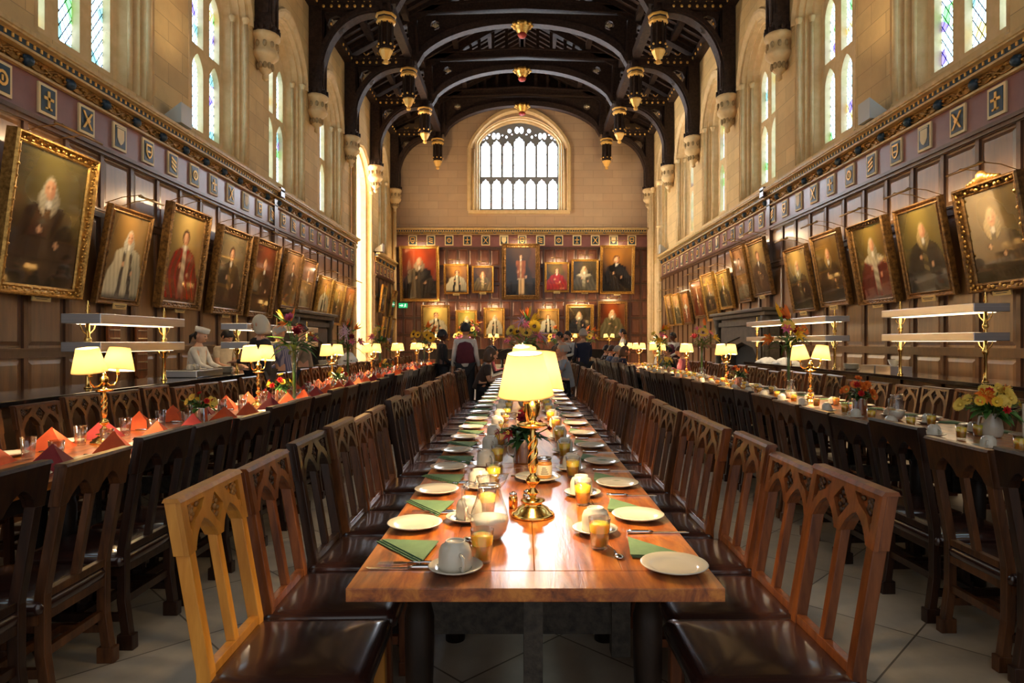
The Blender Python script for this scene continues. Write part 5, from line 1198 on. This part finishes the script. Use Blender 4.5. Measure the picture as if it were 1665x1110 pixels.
def blossom(kind, col, p, d, size, parent):
    d = Vector(d).normalized(); s_ = d.orthogonal().normalized(); t_ = d.cross(s_); mb = MB(); rr = random.Random(int(p[0]*9999+p[2]*7777))
    P = Vector(p)
    if kind == 'daisy' or kind == 'sunflower':
        n = 16 if kind == 'sunflower' else 12
        for ring in (0, 1):
            for i in range(n):
                a = 2*PI*(i+.5*ring)/n; q = s_*math.cos(a)+t_*math.sin(a); leaf(mb, P+q*size*.3-d*.003*ring, q+d*(.25+.2*ring), size*.75, size*.30, .0, d)
        f = obj('flower', mb, M['petal_'+col], parent); c = MB(); c.ball(P+d*size*.06, (size*.27,)*3, 8, 6); obj('flower_centre', c, M['seed'] if kind == 'sunflower' else M['petal_gold'], f)
    elif kind == 'bird':                                              # bird of paradise
        for i in range(6):
            a = rr.uniform(-.5, .5); q = (d*1.0+s_*(i-2.5)*.28+Vector((0,0,1))*(.4+.1*i)); leaf(mb, P, q, size*rr.uniform(1.0, 1.7), size*.22, .0, s_)
        f = obj('flower', mb, M['petal_'+col], parent)
        c = MB(); c.tube([P-d*size*.3, P+d*size*.3, P+d*size*1.5], [size*.12, size*.13, .002], 6); obj('flower_sheath', c, M['leaf'], f)
    elif kind == 'lily':
        for i in range(6):
            a = 2*PI*i/6; q = s_*math.cos(a)+t_*math.sin(a); leaf(mb, P, q+d*.9, size*1.25, size*.42, .35, d)
        f = obj('flower', mb, M['petal_'+col], parent); c = MB()
        for i in range(5): a = 2*PI*i/5; c.tube([P, P+d*size*.9+(s_*math.cos(a)+t_*math.sin(a))*size*.25], .0025, 4)
        obj('stamens', c, M['petal_gold'], f)
    elif kind == 'spider':
        for i in range(14):
            a = rr.uniform(0, 2*PI); q = s_*math.cos(a)+t_*math.sin(a)+d*rr.uniform(.1, 1.0); leaf(mb, P, q, size*rr.uniform(1.0, 1.5), size*.14, rr.uniform(.2, .8), d)
        obj('flower', mb, M['petal_'+col], parent)
    else:                                                            # rose / carnation
        for ring in range(3):
            for i in range(7):
                a = 2*PI*i/7+ring; q = s_*math.cos(a)+t_*math.sin(a); leaf(mb, P, q*(.5+.35*ring)+d*(1.1-.3*ring), size*(.7+.1*ring), size*.55, -.1, d)
        obj('flower', mb, M['petal_'+col], parent)
def bouquet(t, z0, spread, height, flowers, nleaf, seed, leafw=.045, leafl=.20, dark=False, neck=.03):
    r = random.Random(seed); st = MB(); lf = MB()
    for kind, col, size in flowers:
        a = r.uniform(0, 2*PI); q = math.sqrt(r.uniform(.02, 1)); hz = height*(1-.72*q+r.uniform(-.08, .12)); x, y = spread*q*math.cos(a), spread*q*math.sin(a)
        if kind == 'bird': hz = height*r.uniform(.75, 1.05); x *= .5; y *= .5
        if kind == 'sunflower': hz = height*r.uniform(.45, .7); y = -abs(y) if y > -.02 else y
        p = (x, y, z0+max(.03, hz)); d = Vector((x*1.3, y*1.3-spread*.45, height*(.35 if kind != 'bird' else .2)))
        if kind == 'bird': d = Vector((x+r.uniform(-.1, .1), y, .05))
        blossom(kind, col, p, d, size, t)
        st.tube([(x*.1, y*.1, z0-.04), (x*.5, y*.5, z0+hz*.5), p], .0035, 5)
    for i in range(nleaf):
        a = r.uniform(0, 2*PI); q = r.uniform(.1, .75); el = r.uniform(-.1, 1.1); p = (spread*q*.5*math.cos(a), spread*q*.5*math.sin(a), z0+height*.35*r.random())
        leaf(lf, p, (math.cos(a), math.sin(a), el), leafl*r.uniform(.6, 1.2), leafw*r.uniform(.7, 1.2), r.uniform(.1, .7))
    obj('stems', st, M['stem'], t); obj('foliage', lf, M['leaf_dark' if dark else 'leaf'], t)
def cup_vase(x, y, label, seed, flowers, dark=True, sc=1, nleaf=46, spread=.14, height=.17):
    t = thing('flower_arrangement', label, 'flowers', (x, y, TZ)); t.scale = (sc, sc, sc)
    b = MB(); b.lathe([(0,.002),(.052,.002),(.056,.006),(.056,.128),(.058,.132),(.054,.130),(.052,.01)], 24); v = obj('metal_cup', b, M['chrome'], t)
    b = MB(); b.tube([(-.055,0,.105),(-.085,0,.10),(-.09,0,.07),(-.08,0,.04),(-.055,0,.03)], .005, 6); obj('handle', b, M['chrome'], v)
    bouquet(t, .12, spread, height, flowers, nleaf, seed, .04, .12, dark); return t
def tall_vase(x, y, h, label, seed, flowers, spread=.24, height=.45, nleaf=40, z=TZ):
    if abs(x) > 1: flowers = [(a, b_, c*1.3) for a, b_, c in flowers]+[(a, b_, c) for a, b_, c in flowers[2:5]]
    t = thing('flower_arrangement', label, 'flowers', (x, y, z))
    b = MB(); b.lathe([(0,.004),(.055,.004),(.058,.01),(.030,.03),(.022,.12),(.026,h*.6),(.040,h),(.038,h),(.024,h*.6),(.018,.12),(0,.05)], 20); obj('glass_vase', b, M['glass'], t)
    b = MB()
    for i in range(7): a = i*.9; b.tube([(.008*math.cos(a), .008*math.sin(a), .05), (.015*math.cos(a+1), .015*math.sin(a+1), h)], .0045, 5)
    obj('vase_stems', b, M['stem'], t)
    bouquet(t, h, spread, height, flowers, nleaf, seed, .05, .26); return t
cup_vase(.01, 3.47, 'steel cup of dark red flowers and trailing leaves behind the nearest central lamp', 1, [('rose','darkred',.035), ('lily','darkred',.045), ('lily','darkred',.04), ('rose','darkred',.03), ('lily','red',.04), ('rose','darkred',.035), ('lily','darkred',.04), ('spider','darkred',.03)], nleaf=60)
cup_vase(-2.54, 5.09, 'steel cup of small yellow and red blooms, nearest flowers on the left table', 2, [('daisy','gold',.030)]*9+[('rose','red',.032)]*4+[('daisy','yellow',.028)]*4, False, 1.0, 30, .12, .15)
cup_vase(-2.60, 6.95, 'steel cup of lime and red blooms behind the second left-table lamp', 3, [('daisy','yellow',.032)]*9+[('rose','red',.04)]*3, False, 1.05, 44, .14, .17)
cup_vase(-2.52, 8.86, 'steel cup of red and yellow blooms beyond the second tall vase of the left table', 4, [('rose','red',.04)]*4+[('daisy','yellow',.035)]*5, False, 1.05, 30)
cup_vase(-2.6, 12.4, 'steel cup of orange blooms, farthest low flowers on the left table', 5, [('rose','orange',.04)]*5+[('daisy','gold',.035)]*4, False, 1.1, 20)
cup_vase(3.02, 5.78, 'steel cup of dense orange and rust flowers on the right table', 6, [('rose','orange',.042)]*7+[('rose','red',.035)]*4+[('daisy','orange',.036)]*5, True, 1.1, 40)
cup_vase(3.12, 9.3, 'steel cup of orange and dark flowers near the second right-table lamp', 7, [('rose','orange',.042)]*6+[('rose','darkred',.035)]*3, True, 1.1, 30)
cup_vase(3.0, 13.4, 'steel cup of yellow flowers farther down the right table', 8, [('daisy','gold',.05)]*9, False, 1.15, 20)
ST = 2.4
tall_vase(.03, 8.0, .52, 'tall sunflower and bird of paradise arrangement on the central table above the lamps', 21, [('bird','yellow',.13), ('bird','orange',.12), ('bird','yellow',.12), ('spider','lilac',.10), ('spider','lilac',.10), ('spider','lilac',.09), ('sunflower','yellow',.085), ('sunflower','yellow',.085), ('sunflower','gold',.08), ('sunflower','gold',.08), ('spider','pink',.07), ('spider','pink',.07), ('lily','pink',.06), ('lily','pink',.06), ('daisy','orange',.05), ('lily','gold',.06)], .23, .46, 44)
tall_vase(3.30, 8.0, .56, 'tall glass vase of bird of paradise, red and orange flowers on the right table', 28, [('bird','orange',.13), ('bird','yellow',.11), ('rose','red',.07), ('rose','red',.06), ('lily','orange',.07), ('daisy','orange',.06), ('lily','pink',.06), ('daisy','gold',.07), ('lily','yellow',.07), ('lily','orange',.08)], .25, .42, 30)
tall_vase(3.45, 12.4, .55, 'second tall vase of yellow and pink flowers on the right table', 23, [('lily','yellow',.09), ('bird','orange',.11), ('lily','pink',.08), ('lily','pink',.08), ('spider','lilac',.08), ('sunflower','gold',.08), ('rose','darkred',.06)], .22, .42, 30)
tall_vase(3.10, 14.6, .55, 'third tall vase of lilies and orange spikes on the right table', 24, [('lily','yellow',.08), ('bird','orange',.13), ('rose','red',.07), ('lily','pink',.07), ('daisy','gold',.06), ('bird','yellow',.10)], .22, .42, 34)
tall_vase(-2.40, 6.8, .55, 'tall vase of orange, pink and dark spiky flowers, nearest on the left table', 25, [('bird','orange',.10), ('rose','pink',.06), ('lily','pink',.07), ('lily','orange',.07), ('rose','darkred',.05), ('bird','yellow',.08)], .20, .36, 34)
tall_vase(-2.85, 10.56, .55, 'second tall vase of lilac and orange flowers on the left table', 26, [('spider','lilac',.09), ('spider','lilac',.08), ('bird','orange',.10), ('lily','pink',.07), ('rose','darkred',.05)], .20, .36, 34)
tall_vase(-2.88, 13.1, .55, 'third tall vase of pink and yellow flowers on the left table', 27, [('lily','pink',.08), ('lily','yellow',.08), ('bird','orange',.10), ('spider','lilac',.08), ('daisy','gold',.07)], .21, .38, 34)
tall_vase(-2.70, 17.8, .5, 'wide sunflower arrangement at the far end of the left table', 31, [('sunflower','yellow',.10)]*4+[('lily','gold',.12)]*4+[('bird','orange',.14)]*3+[('spider','lilac',.08)], .42, .50, 40)
for k, (x, lab, sd) in enumerate(((-2.4, 'left', 41), (-1.9, 'centre-left', 43), (1.35, 'centre-right', 44), (2.7, 'right', 42))):
    tall_vase(x, 25.95, .25 if k != 1 else .5, 'mixed yellow and pink flowers at the %s of the high table' % lab, sd, [('sunflower','gold',.09)]*2+[('lily','pink',.10)]*2+[('bird','orange',.14)]*2+[('lily','yellow',.10)]*2, .36 if k != 1 else .2, .5, 26, DZ+.75)
# white jug of yellow flowers with a menu card at the right edge of the picture
t = thing('flower_arrangement', 'white china jug of yellow daisies and orange lilies beside the menu card', 'flowers', (3.20, 4.40, TZ))
b = MB(); b.lathe([(0,.002),(.055,.002),(.06,.01),(.068,.05),(.062,.10),(.050,.14),(.056,.165),(.053,.165),(.047,.14),(0,.12)], 24); v = obj('china_jug', b, M['china'], t)
b = MB(); b.tube([(-.050,0,.145),(-.085,0,.14),(-.095,0,.09),(-.064,0,.05)], .007, 8); obj('handle', b, M['china'], v)
bouquet(t, .15, .23, .20, [('daisy','gold',.042)]*20+[('lily','orange',.065)]*4+[('rose','red',.035)]*2+[('daisy','yellow',.036)]*5, 56, 9, .045, .15)
t = thing('menu_card', 'tall cream menu card standing on the right table by the white jug of flowers', 'card', (3.42, 4.33, TZ), R(8)); M['card'] = flat('cream_card', (.66,.58,.42), .6)
b = MB(); b.box(-.075,.075,-.003,.003,.012,.235); obj('card', b, M['card'], t); b = MB(); b.box(-.05,.05,-.03,.03,0,.02); obj('card_stand', b, M['oak_mid'], t)
b = MB(); b.lathe([(0,0),(.010,0),(.010,.002),(0,.002)], 10); b.xf(Matrix.Translation((0,-.003,.20)) @ Matrix.Rotation(PI/2,4,'X'))
for c_, r_ in ((.14,.028), (.07,.028)):
    o_ = [(r_*math.cos(k*PI/8), c_+r_*math.sin(k*PI/8)) for k in range(16)]; b.prism(o_, [[(x*.94, c_+(z-c_)*.94) for x, z in o_]], lambda u, v, d: (u, -.003-d, v), 0, .001)
for k in range(3): b.box(-.018, .018, -.0042, -.003, .062+.008*k, .064+.008*k)
obj('card_print', b, M['lead'], t)
# ================================================================ PEOPLE
def skinmesh(name, V, Rr, E_, sub=1):
    me = bpy.data.meshes.new(name); me.from_pydata(V, E_, []); o = bpy.data.objects.new(name, me); COL.objects.link(o)
    m = o.modifiers.new('s', 'SKIN'); m.use_smooth_shade = True
    sv = me.skin_vertices[0].data
    for i, r in enumerate(Rr): sv[i].radius = r if isinstance(r, tuple) else (r, r)
    for i in range(len(V)): sv[i].use_root = (i == 0)
    s_ = o.modifiers.new('u', 'SUBSURF'); s_.levels = s_.render_levels = sub
    dg = bpy.context.evaluated_depsgraph_get(); n = bpy.data.meshes.new_from_object(o.evaluated_get(dg)); bpy.data.objects.remove(o); n.name = name; return n
def mesh_parts(me):
    mb = MB(); mb.v = [tuple(v.co) for v in me.vertices]; mb.f = [tuple(p.vertices) for p in me.polygons]; mb.sm = [True]*len(mb.f); return mb
SK = {'fair': flat('fair_skin', (.62,.34,.22), .5), 'tan': flat('tan_skin', (.45,.22,.12), .5), 'dark': flat('dark_skin', (.12,.055,.035), .45)}
HM = {'black': flat('black_hair', (.012,.010,.010), .5), 'brown': flat('brown_hair', (.07,.035,.018), .5), 'grey': flat('grey_hair', (.40,.38,.34), .6), 'white': flat('white_hair', (.62,.58,.46), .6)}
def cloth(n, c, c2=None): return noisy(n, tuple(a*.75 for a in c), c2 or c, 9, rough=.85, bump=.3)
CM = {'black': cloth('black_cloth', (.014,.014,.018)), 'navy': cloth('navy_cloth', (.015,.02,.05)), 'white': cloth('white_cloth', (.70,.68,.64)), 'cream': cloth('cream_cloth', (.62,.52,.38)), 'maroon': cloth('maroon_cloth', (.10,.012,.03)), 'grey': cloth('grey_cloth', (.22,.22,.24)), 'khaki': cloth('khaki_cloth', (.30,.25,.17)), 'blue': cloth('blue_cloth', (.10,.14,.25)), 'tshirt': cloth('pale_blue_cloth', (.30,.34,.40)), 'brownc': cloth('brown_cloth', (.05,.03,.025)), 'pink': cloth('rose_cloth', (.45,.12,.16))}
def stripe():
    m, nt, b = nmat('striped_shirt'); g = nt.nodes.new('ShaderNodeTexCoord'); wv = nd(nt, 'ShaderNodeTexWave', Scale=9.0, bands_direction='Y'); nt.links.new(g.outputs['Object'], wv.inputs['Vector'])
    r = ramp(nt, wv.outputs['Fac'], [(.4,(.10,.11,.22)), (.6,(.32,.30,.38))]); nt.links.new(r.outputs[0], b.inputs['Base Color']); b.inputs['Roughness'].default_value = .8; return m
CM['stripe'] = stripe()
def person(x, y, yaw, H, label, pose='stand', lean=0, arms=((.30,-.22,1.05),(.30,.22,1.05)), skin='fair', hair='brown', top='black', legs='black', vest=None, longhair=False, hat=None, sleeve='long', z=0, group=None, bend=0, head_turn=0, beard=False, bald=False):
    """sitter / stander facing +X in local space; arms are right and left wrist targets"""
    s = H/1.72; t = thing('person', label, 'person', (x, y, z), yaw, group); t.scale = (s, s, s)
    sit = pose == 'sit'; ph = .57 if sit else .94; L_ = math.radians(lean)
    def sp(f, dx=0): return (math.sin(L_)*f+dx, 0, ph+math.cos(L_)*f)                  # a point f metres up the spine
    V = [sp(0), sp(.20), sp(.38), sp(.50), sp(.57)]; Rr = [(.13,.15), (.115,.13), (.12,.155), (.055,.06), (.05,.05)]; E_ = [(0,1),(1,2),(2,3),(3,4)]
    arm_i = []
    for q, w_ in zip((-1, 1), arms):
        sh = Vector(sp(.44)); sh.y += q*.17; wr = Vector(w_); d = wr-sh; L1 = .50; 
        if d.length > L1: wr = sh+d.normalized()*L1; d = wr-sh
        mid = (sh+wr)/2; h = math.sqrt(max(.001, (.27)**2-(d.length/2)**2)) if d.length/2 < .27 else .01
        out = Vector((-.35, q*.15, -1)); out -= d*(out.dot(d)/max(d.dot(d), 1e-6)); el = mid+out.normalized()*h; fd = (wr-el).normalized()
        i0 = len(V); V += [tuple(sh), tuple(el), tuple(wr), tuple(wr+fd*.07)]; Rr += [.055, .040, .026, (.030,.020)]; E_ += [(2, i0), (i0, i0+1), (i0+1, i0+2), (i0+2, i0+3)]
        for k in range(4): V.append(tuple(wr+fd*(.145-.012*abs(k-1.4))+Vector((0,0,-.02))+fd.cross(Vector((0,0,1)))*(k-1.5)*.019)); Rr.append(.008); E_.append((i0+3, len(V)-1))
        V.append(tuple(wr+fd*.06+fd.cross(Vector((0,0,1)))*(-q)*-.045)); Rr.append(.009); E_.append((i0+2, len(V)-1)); arm_i.append(i0)
    leg_i = []
    for q in (-1, 1):
        i0 = len(V)
        if sit: V += [(.05,q*.10,.545), (.44,q*.12,.53), (.46,q*.12,.08), (.60,q*.13,.05)]
        else: V += [(0,q*.09,.88), (.02,q*.10,.48), (-.01,q*.10,.08), (.13,q*.12,.05)]
        Rr += [.085, .058, .038, .035]; E_ += [(0, i0), (i0, i0+1), (i0+1, i0+2), (i0+2, i0+3)]; leg_i.append(i0)
    mb = mesh_parts(skinmesh('body', V, Rr, E_))
    hb = MB(); hc = Vector(sp(.66, .02))                                                # head with face
    V2 = []; n, m = 16, 12
    for jx in range(m+1):
        a = PI*jx/m; zz = -math.cos(a); rr = math.sin(a)
        for i in range(n):
            b_ = 2*PI*i/n; cx, cy = math.cos(b_), math.sin(b_); k = 1-.22*max(0, -zz-.1)*(1 if cx > -.2 else 1.6)
            fx = .092*rr*cx*k+(.012 if cx > .3 and zz < .1 else 0)*rr; V2.append((fx-.012*(cx < 0)*rr, .075*rr*cy*k, .118*zz))
    hb.add(V2, [(jx*n+i, jx*n+(i+1) % n, (jx+1)*n+(i+1) % n, (jx+1)*n+i) for jx in range(m) for i in range(n)], True)
    hb.loft([[(.085,-.010,.012),(.085,.010,.012),(.090,.0,.014)], [(.096,-.016,-.030),(.096,.016,-.030),(.116,0,-.026)], [(.094,-.010,-.040),(.094,.010,-.040),(.100,0,-.038)]], caps=True, smooth=True)
    for q in (-1, 1): hb.ball((-.002, q*.078, -.005), (.020,.009,.032), 8, 6)
    hb.ball((.094,0,-.062), (.010,.022,.007), 8, 5)
    T = Matrix.Translation(hc) @ Matrix.Scale(1.08, 4) @ Matrix.Rotation(head_turn, 4, 'Z') @ Matrix.Rotation(L_*.5+math.radians(bend), 4, 'Y')
    mb.join(hb, T); o = obj('body', mb, SK[skin], t)
    e = MB()
    for q in (-1, 1): e.ball((.088, q*.030, .014), (.010,.013,.007), 8, 6)
    e.xf(T); obj('eyes', e, HM['black'], t)
    h = MB()                                                                          # hair shell
    if not hat or longhair:
        rgs = []
        for jx in range(9):
            a = PI*(.02+.58*jx/8) if not longhair else PI*(.02+.80*jx/8); rr = math.sin(min(a, PI*.55)); ring = []
            for i in range(20):
                b_ = 2*PI*i/20; cx, cy = math.cos(b_), math.sin(b_); front = max(0, cx-.25)
                aa = a*(1-.42*front) if not bald else a; r2 = math.sin(aa) if not longhair or aa < PI/2 else 1.0
                ring.append(((.100+.012*(cx < 0))*r2*cx-.008-(.0 if aa < 1.5 else .01), .086*r2*cy, .128*math.cos(aa)+(.0 if not longhair else -.02*max(0, aa-1.5))))
            rgs.append(ring)
        if bald: rgs = rgs[4:]
        h.loft(rgs, smooth=True, caps=not bald); h.xf(T); obj('hair', h, HM[hair], t)
    else:
        h.ball((-.035,0,.0), (.07,.08,.085), 12, 8); h.tube([(-.10,0,.0), (-.15,0,-.05), (-.14,0,-.16)], [.025,.03,.008], 8); h.xf(T); obj('hair', h, HM[hair], t)
    if beard: b = MB().ball((.055,0,-.075), (.045,.055,.04), 10, 6); b.xf(T); obj('beard', b, HM[hair], t)
    if hat:
        h = MB(); h.lathe([(.088,.055),(.096,.06),(.100,.125),(.085,.125),(.084,.11),(0,.10)], 24); h.xf(T @ Matrix.Diagonal((1.1,1,1,1))); obj('cap', h, CM['white'], t)
    # clothes: torso with sleeves, trousers, optional waistcoat
    def garment(nm, mat, rad, sleeves=True, torso=True):
        V3 = [V[0], V[1], V[2], sp(.47)]; R3 = [(Rr[0][0]+rad,Rr[0][1]+rad), (Rr[1][0]+rad,Rr[1][1]+rad), (Rr[2][0]+rad,Rr[2][1]+rad*1.3), (.075,.085)]; E3 = [(0,1),(1,2),(2,3)]
        V3.insert(0, tuple(Vector(sp(-.06 if not sit else -.02)))); R3.insert(0, (.13+rad,.155+rad)); E3 = [(a+1, b+1) for a, b in E3]+[(0,1)]
        for i0 in arm_i:
            k = len(V3)
            if sleeves:
                wr = Vector(V[i0+2]); el = Vector(V[i0+1])
                if sleeve == 'short': V3 += [V[i0], tuple(Vector(V[i0]).lerp(el, .75))]; R3 += [.060, .050]; E3 += [(3, k), (k, k+1)]
                else: V3 += [V[i0], V[i0+1], tuple(wr.lerp(el, .06))]; R3 += [.060, .047, .035]; E3 += [(3, k), (k, k+1), (k+1, k+2)]
        return obj(nm, skinmesh(nm, V3, R3, E3), None, t), mat
    g, m_ = garment('shirt' if vest else 'jacket' if top in ('black','navy','khaki') else 'shirt', CM[top], .022); g.data.materials.append(m_)
    if vest:
        V3 = [sp(-.08), sp(.20), sp(.36), sp(.47)]; g = obj('waistcoat', skinmesh('waistcoat', V3, [(.180,.225), (.170,.205), (.175,.225), (.080,.11)], [(0,1),(1,2),(2,3)]), None, t); g.data.materials.append(CM[vest])
    V3 = [tuple(V[0])]; R3 = [(.14,.16)]; E3 = []
    for i0 in leg_i:
        k = len(V3); V3 += [V[i0], V[i0+1], V[i0+2]]; R3 += [.10, .075, .055]; E3 += [(0, k), (k, k+1), (k+1, k+2)]
    g = obj('trousers', skinmesh('trousers', V3, R3, E3), None, t); g.data.materials.append(CM[legs])
    for i0 in leg_i:
        fx = Vector(V[i0+2]); b = MB(); b.ball((fx.x+.07, fx.y*1.05, .042), (.135,.048,.042), 12, 8); obj('shoe', b, CM['black'], t)
    return t
dn = ((.02,-.26,.80), (.02,.26,.80))
person(-1.08, 12.3, R(90), 1.75, 'waiter seen from behind in maroon waistcoat and white shirt', arms=((.08,-.25,.86),(.08,.25,.86)), hair='black', top='white', vest='maroon', legs='black')
person(-1.64, 13.2, R(20), 1.64, 'standing man in a black suit left of the maroon-waistcoated waiter', arms=((.22,-.12,.95),(.22,.12,.95)), skin='dark', hair='black', top='black', legs='black')
person(1.36, 14.4, R(112), 1.68, 'standing grey-haired man in a dark jacket behind the right central chairs', arms=((.25,-.15,1.0),(.25,.15,1.0)), hair='grey', top='navy', legs='black')
person(1.15, 16.2, R(-130), 1.66, 'bearded waiter in dark waistcoat holding a tray beside the dark-jacketed man', arms=((.30,-.10,1.08),(.30,.12,1.08)), hair='black', top='white', vest='black', beard=True)
person(1.02, 17.6, R(-160), 1.66, 'dark-haired waiter partly hidden behind the bearded one', arms=dn, hair='black', top='black')
t = thing('tray', 'round serving tray held by the bearded waiter', 'tray', (.90, 15.95, 1.06)); obj('tray_plate', MB().lathe([(0,0),(.16,0),(.18,.02),(.17,.02),(.155,.006),(0,.006)], 20), M['steel'], t)
person(3.25, 20.8, R(170), 1.80, 'waiter in black waistcoat beyond the far end of the right table', arms=((.34,-.10,1.05),(.34,.20,1.0)), hair='black', top='white', vest='black', legs='black')
person(4.35, 18.6, R(-150), 1.66, 'waiter in maroon waistcoat behind the far end of the right table', arms=((.28,-.15,1.05),(.28,.15,1.0)), skin='dark', hair='black', top='white', vest='maroon')
person(-3.62, 8.95, R(175), 1.76, 'white-haired person in a black top standing at the left counter', arms=((.30,-.10,1.10),(.30,.10,1.10)), hair='white', top='black', legs='black', longhair=True, bend=8)
person(-3.64, 9.95, R(165), 1.66, 'grey-haired man in a striped purple shirt leaning over the left counter', arms=((.40,-.12,1.0),(.40,.12,1.02)), hair='grey', top='stripe', legs='black', lean=10, bend=25, bald=True)
person(-3.66, 10.85, R(-165), 1.70, 'man in a loose khaki jacket beside the striped shirt', arms=((.35,-.15,1.0),(.35,.15,1.0)), hair='brown', top='khaki', legs='khaki', lean=4, bend=20, head_turn=.3)
person(-4.98, 9.85, R(-5), 1.60, 'cook in white jacket and white cap behind the left counter', arms=((.42,-.10,1.02),(.44,.12,1.02)), hair='black', top='white', legs='white', hat=True, bend=14, lean=6)
person(-5.0, 10.7, R(-30), 1.62, 'second cook bending forward over dishes behind the left counter', arms=((.42,-.10,1.04),(.42,.15,1.06)), hair='black', top='cream', legs='white', lean=16, bend=24, sleeve='short')
SEAT = ((.42,-.14,.82), (.42,.16,.84))
def seated(x, y, yaw, lab, **k): person(x, y, yaw, k.pop('H', 1.66), lab, 'sit', arms=k.pop('arms', SEAT), **k)
seated(-.74, 11.4, 0, 'woman in a dark short-sleeved top leaning over the central table, nearest diner on its left', hair='brown', top='brownc', sleeve='short', lean=16, longhair=True)
seated(-.74, 12.3, 0, 'fair-haired diner beside the dark-topped woman, left of the central table', hair='brown', top='grey', lean=10)
seated(-.76, 13.2, 0, 'third diner on the left of the central table, in brown', hair='brown', top='brownc', lean=8)
seated(-.74, 14.1, 0, 'farthest diner on the left of the central table, in a rose top', hair='black', top='pink', lean=8)
seated(.80, 11.7, PI, 'bald man in a pale blue T-shirt seated on the right of the central table', hair='grey', top='tshirt', sleeve='short', lean=4, bald=True, H=1.76)
seated(.80, 12.9, PI, 'second diner right of the central table, in grey', hair='brown', top='grey', lean=8)
seated(.80, 14.0, PI, 'farthest diner on the right of the central table, dark-haired', hair='black', top='black', lean=6)
for k, (y, tp, hr_) in enumerate(((15.2,'navy','brown'), (16.3,'grey','grey'), (17.4,'blue','brown'), (18.5,'brownc','black'))):
    seated(2.30, y, 0, 'diner in %s on the aisle side of the right table, %s of four' % ({'navy':'navy','grey':'grey','blue':'blue','brownc':'brown'}[tp], ['nearest','second','third','farthest'][k]), hair=hr_, top=tp, lean=10, longhair=k == 0)
for k, (y, tp, hr_) in enumerate(((14.6,'pink','brown'), (15.9,'black','black'), (17.2,'grey','grey'))):
    seated(3.72, y, PI, 'diner in %s on the far side of the right table, %s of three' % ({'pink':'rose','black':'black','grey':'grey'}[tp], ['nearest','second','farthest'][k]), hair=hr_, top=tp, lean=12)
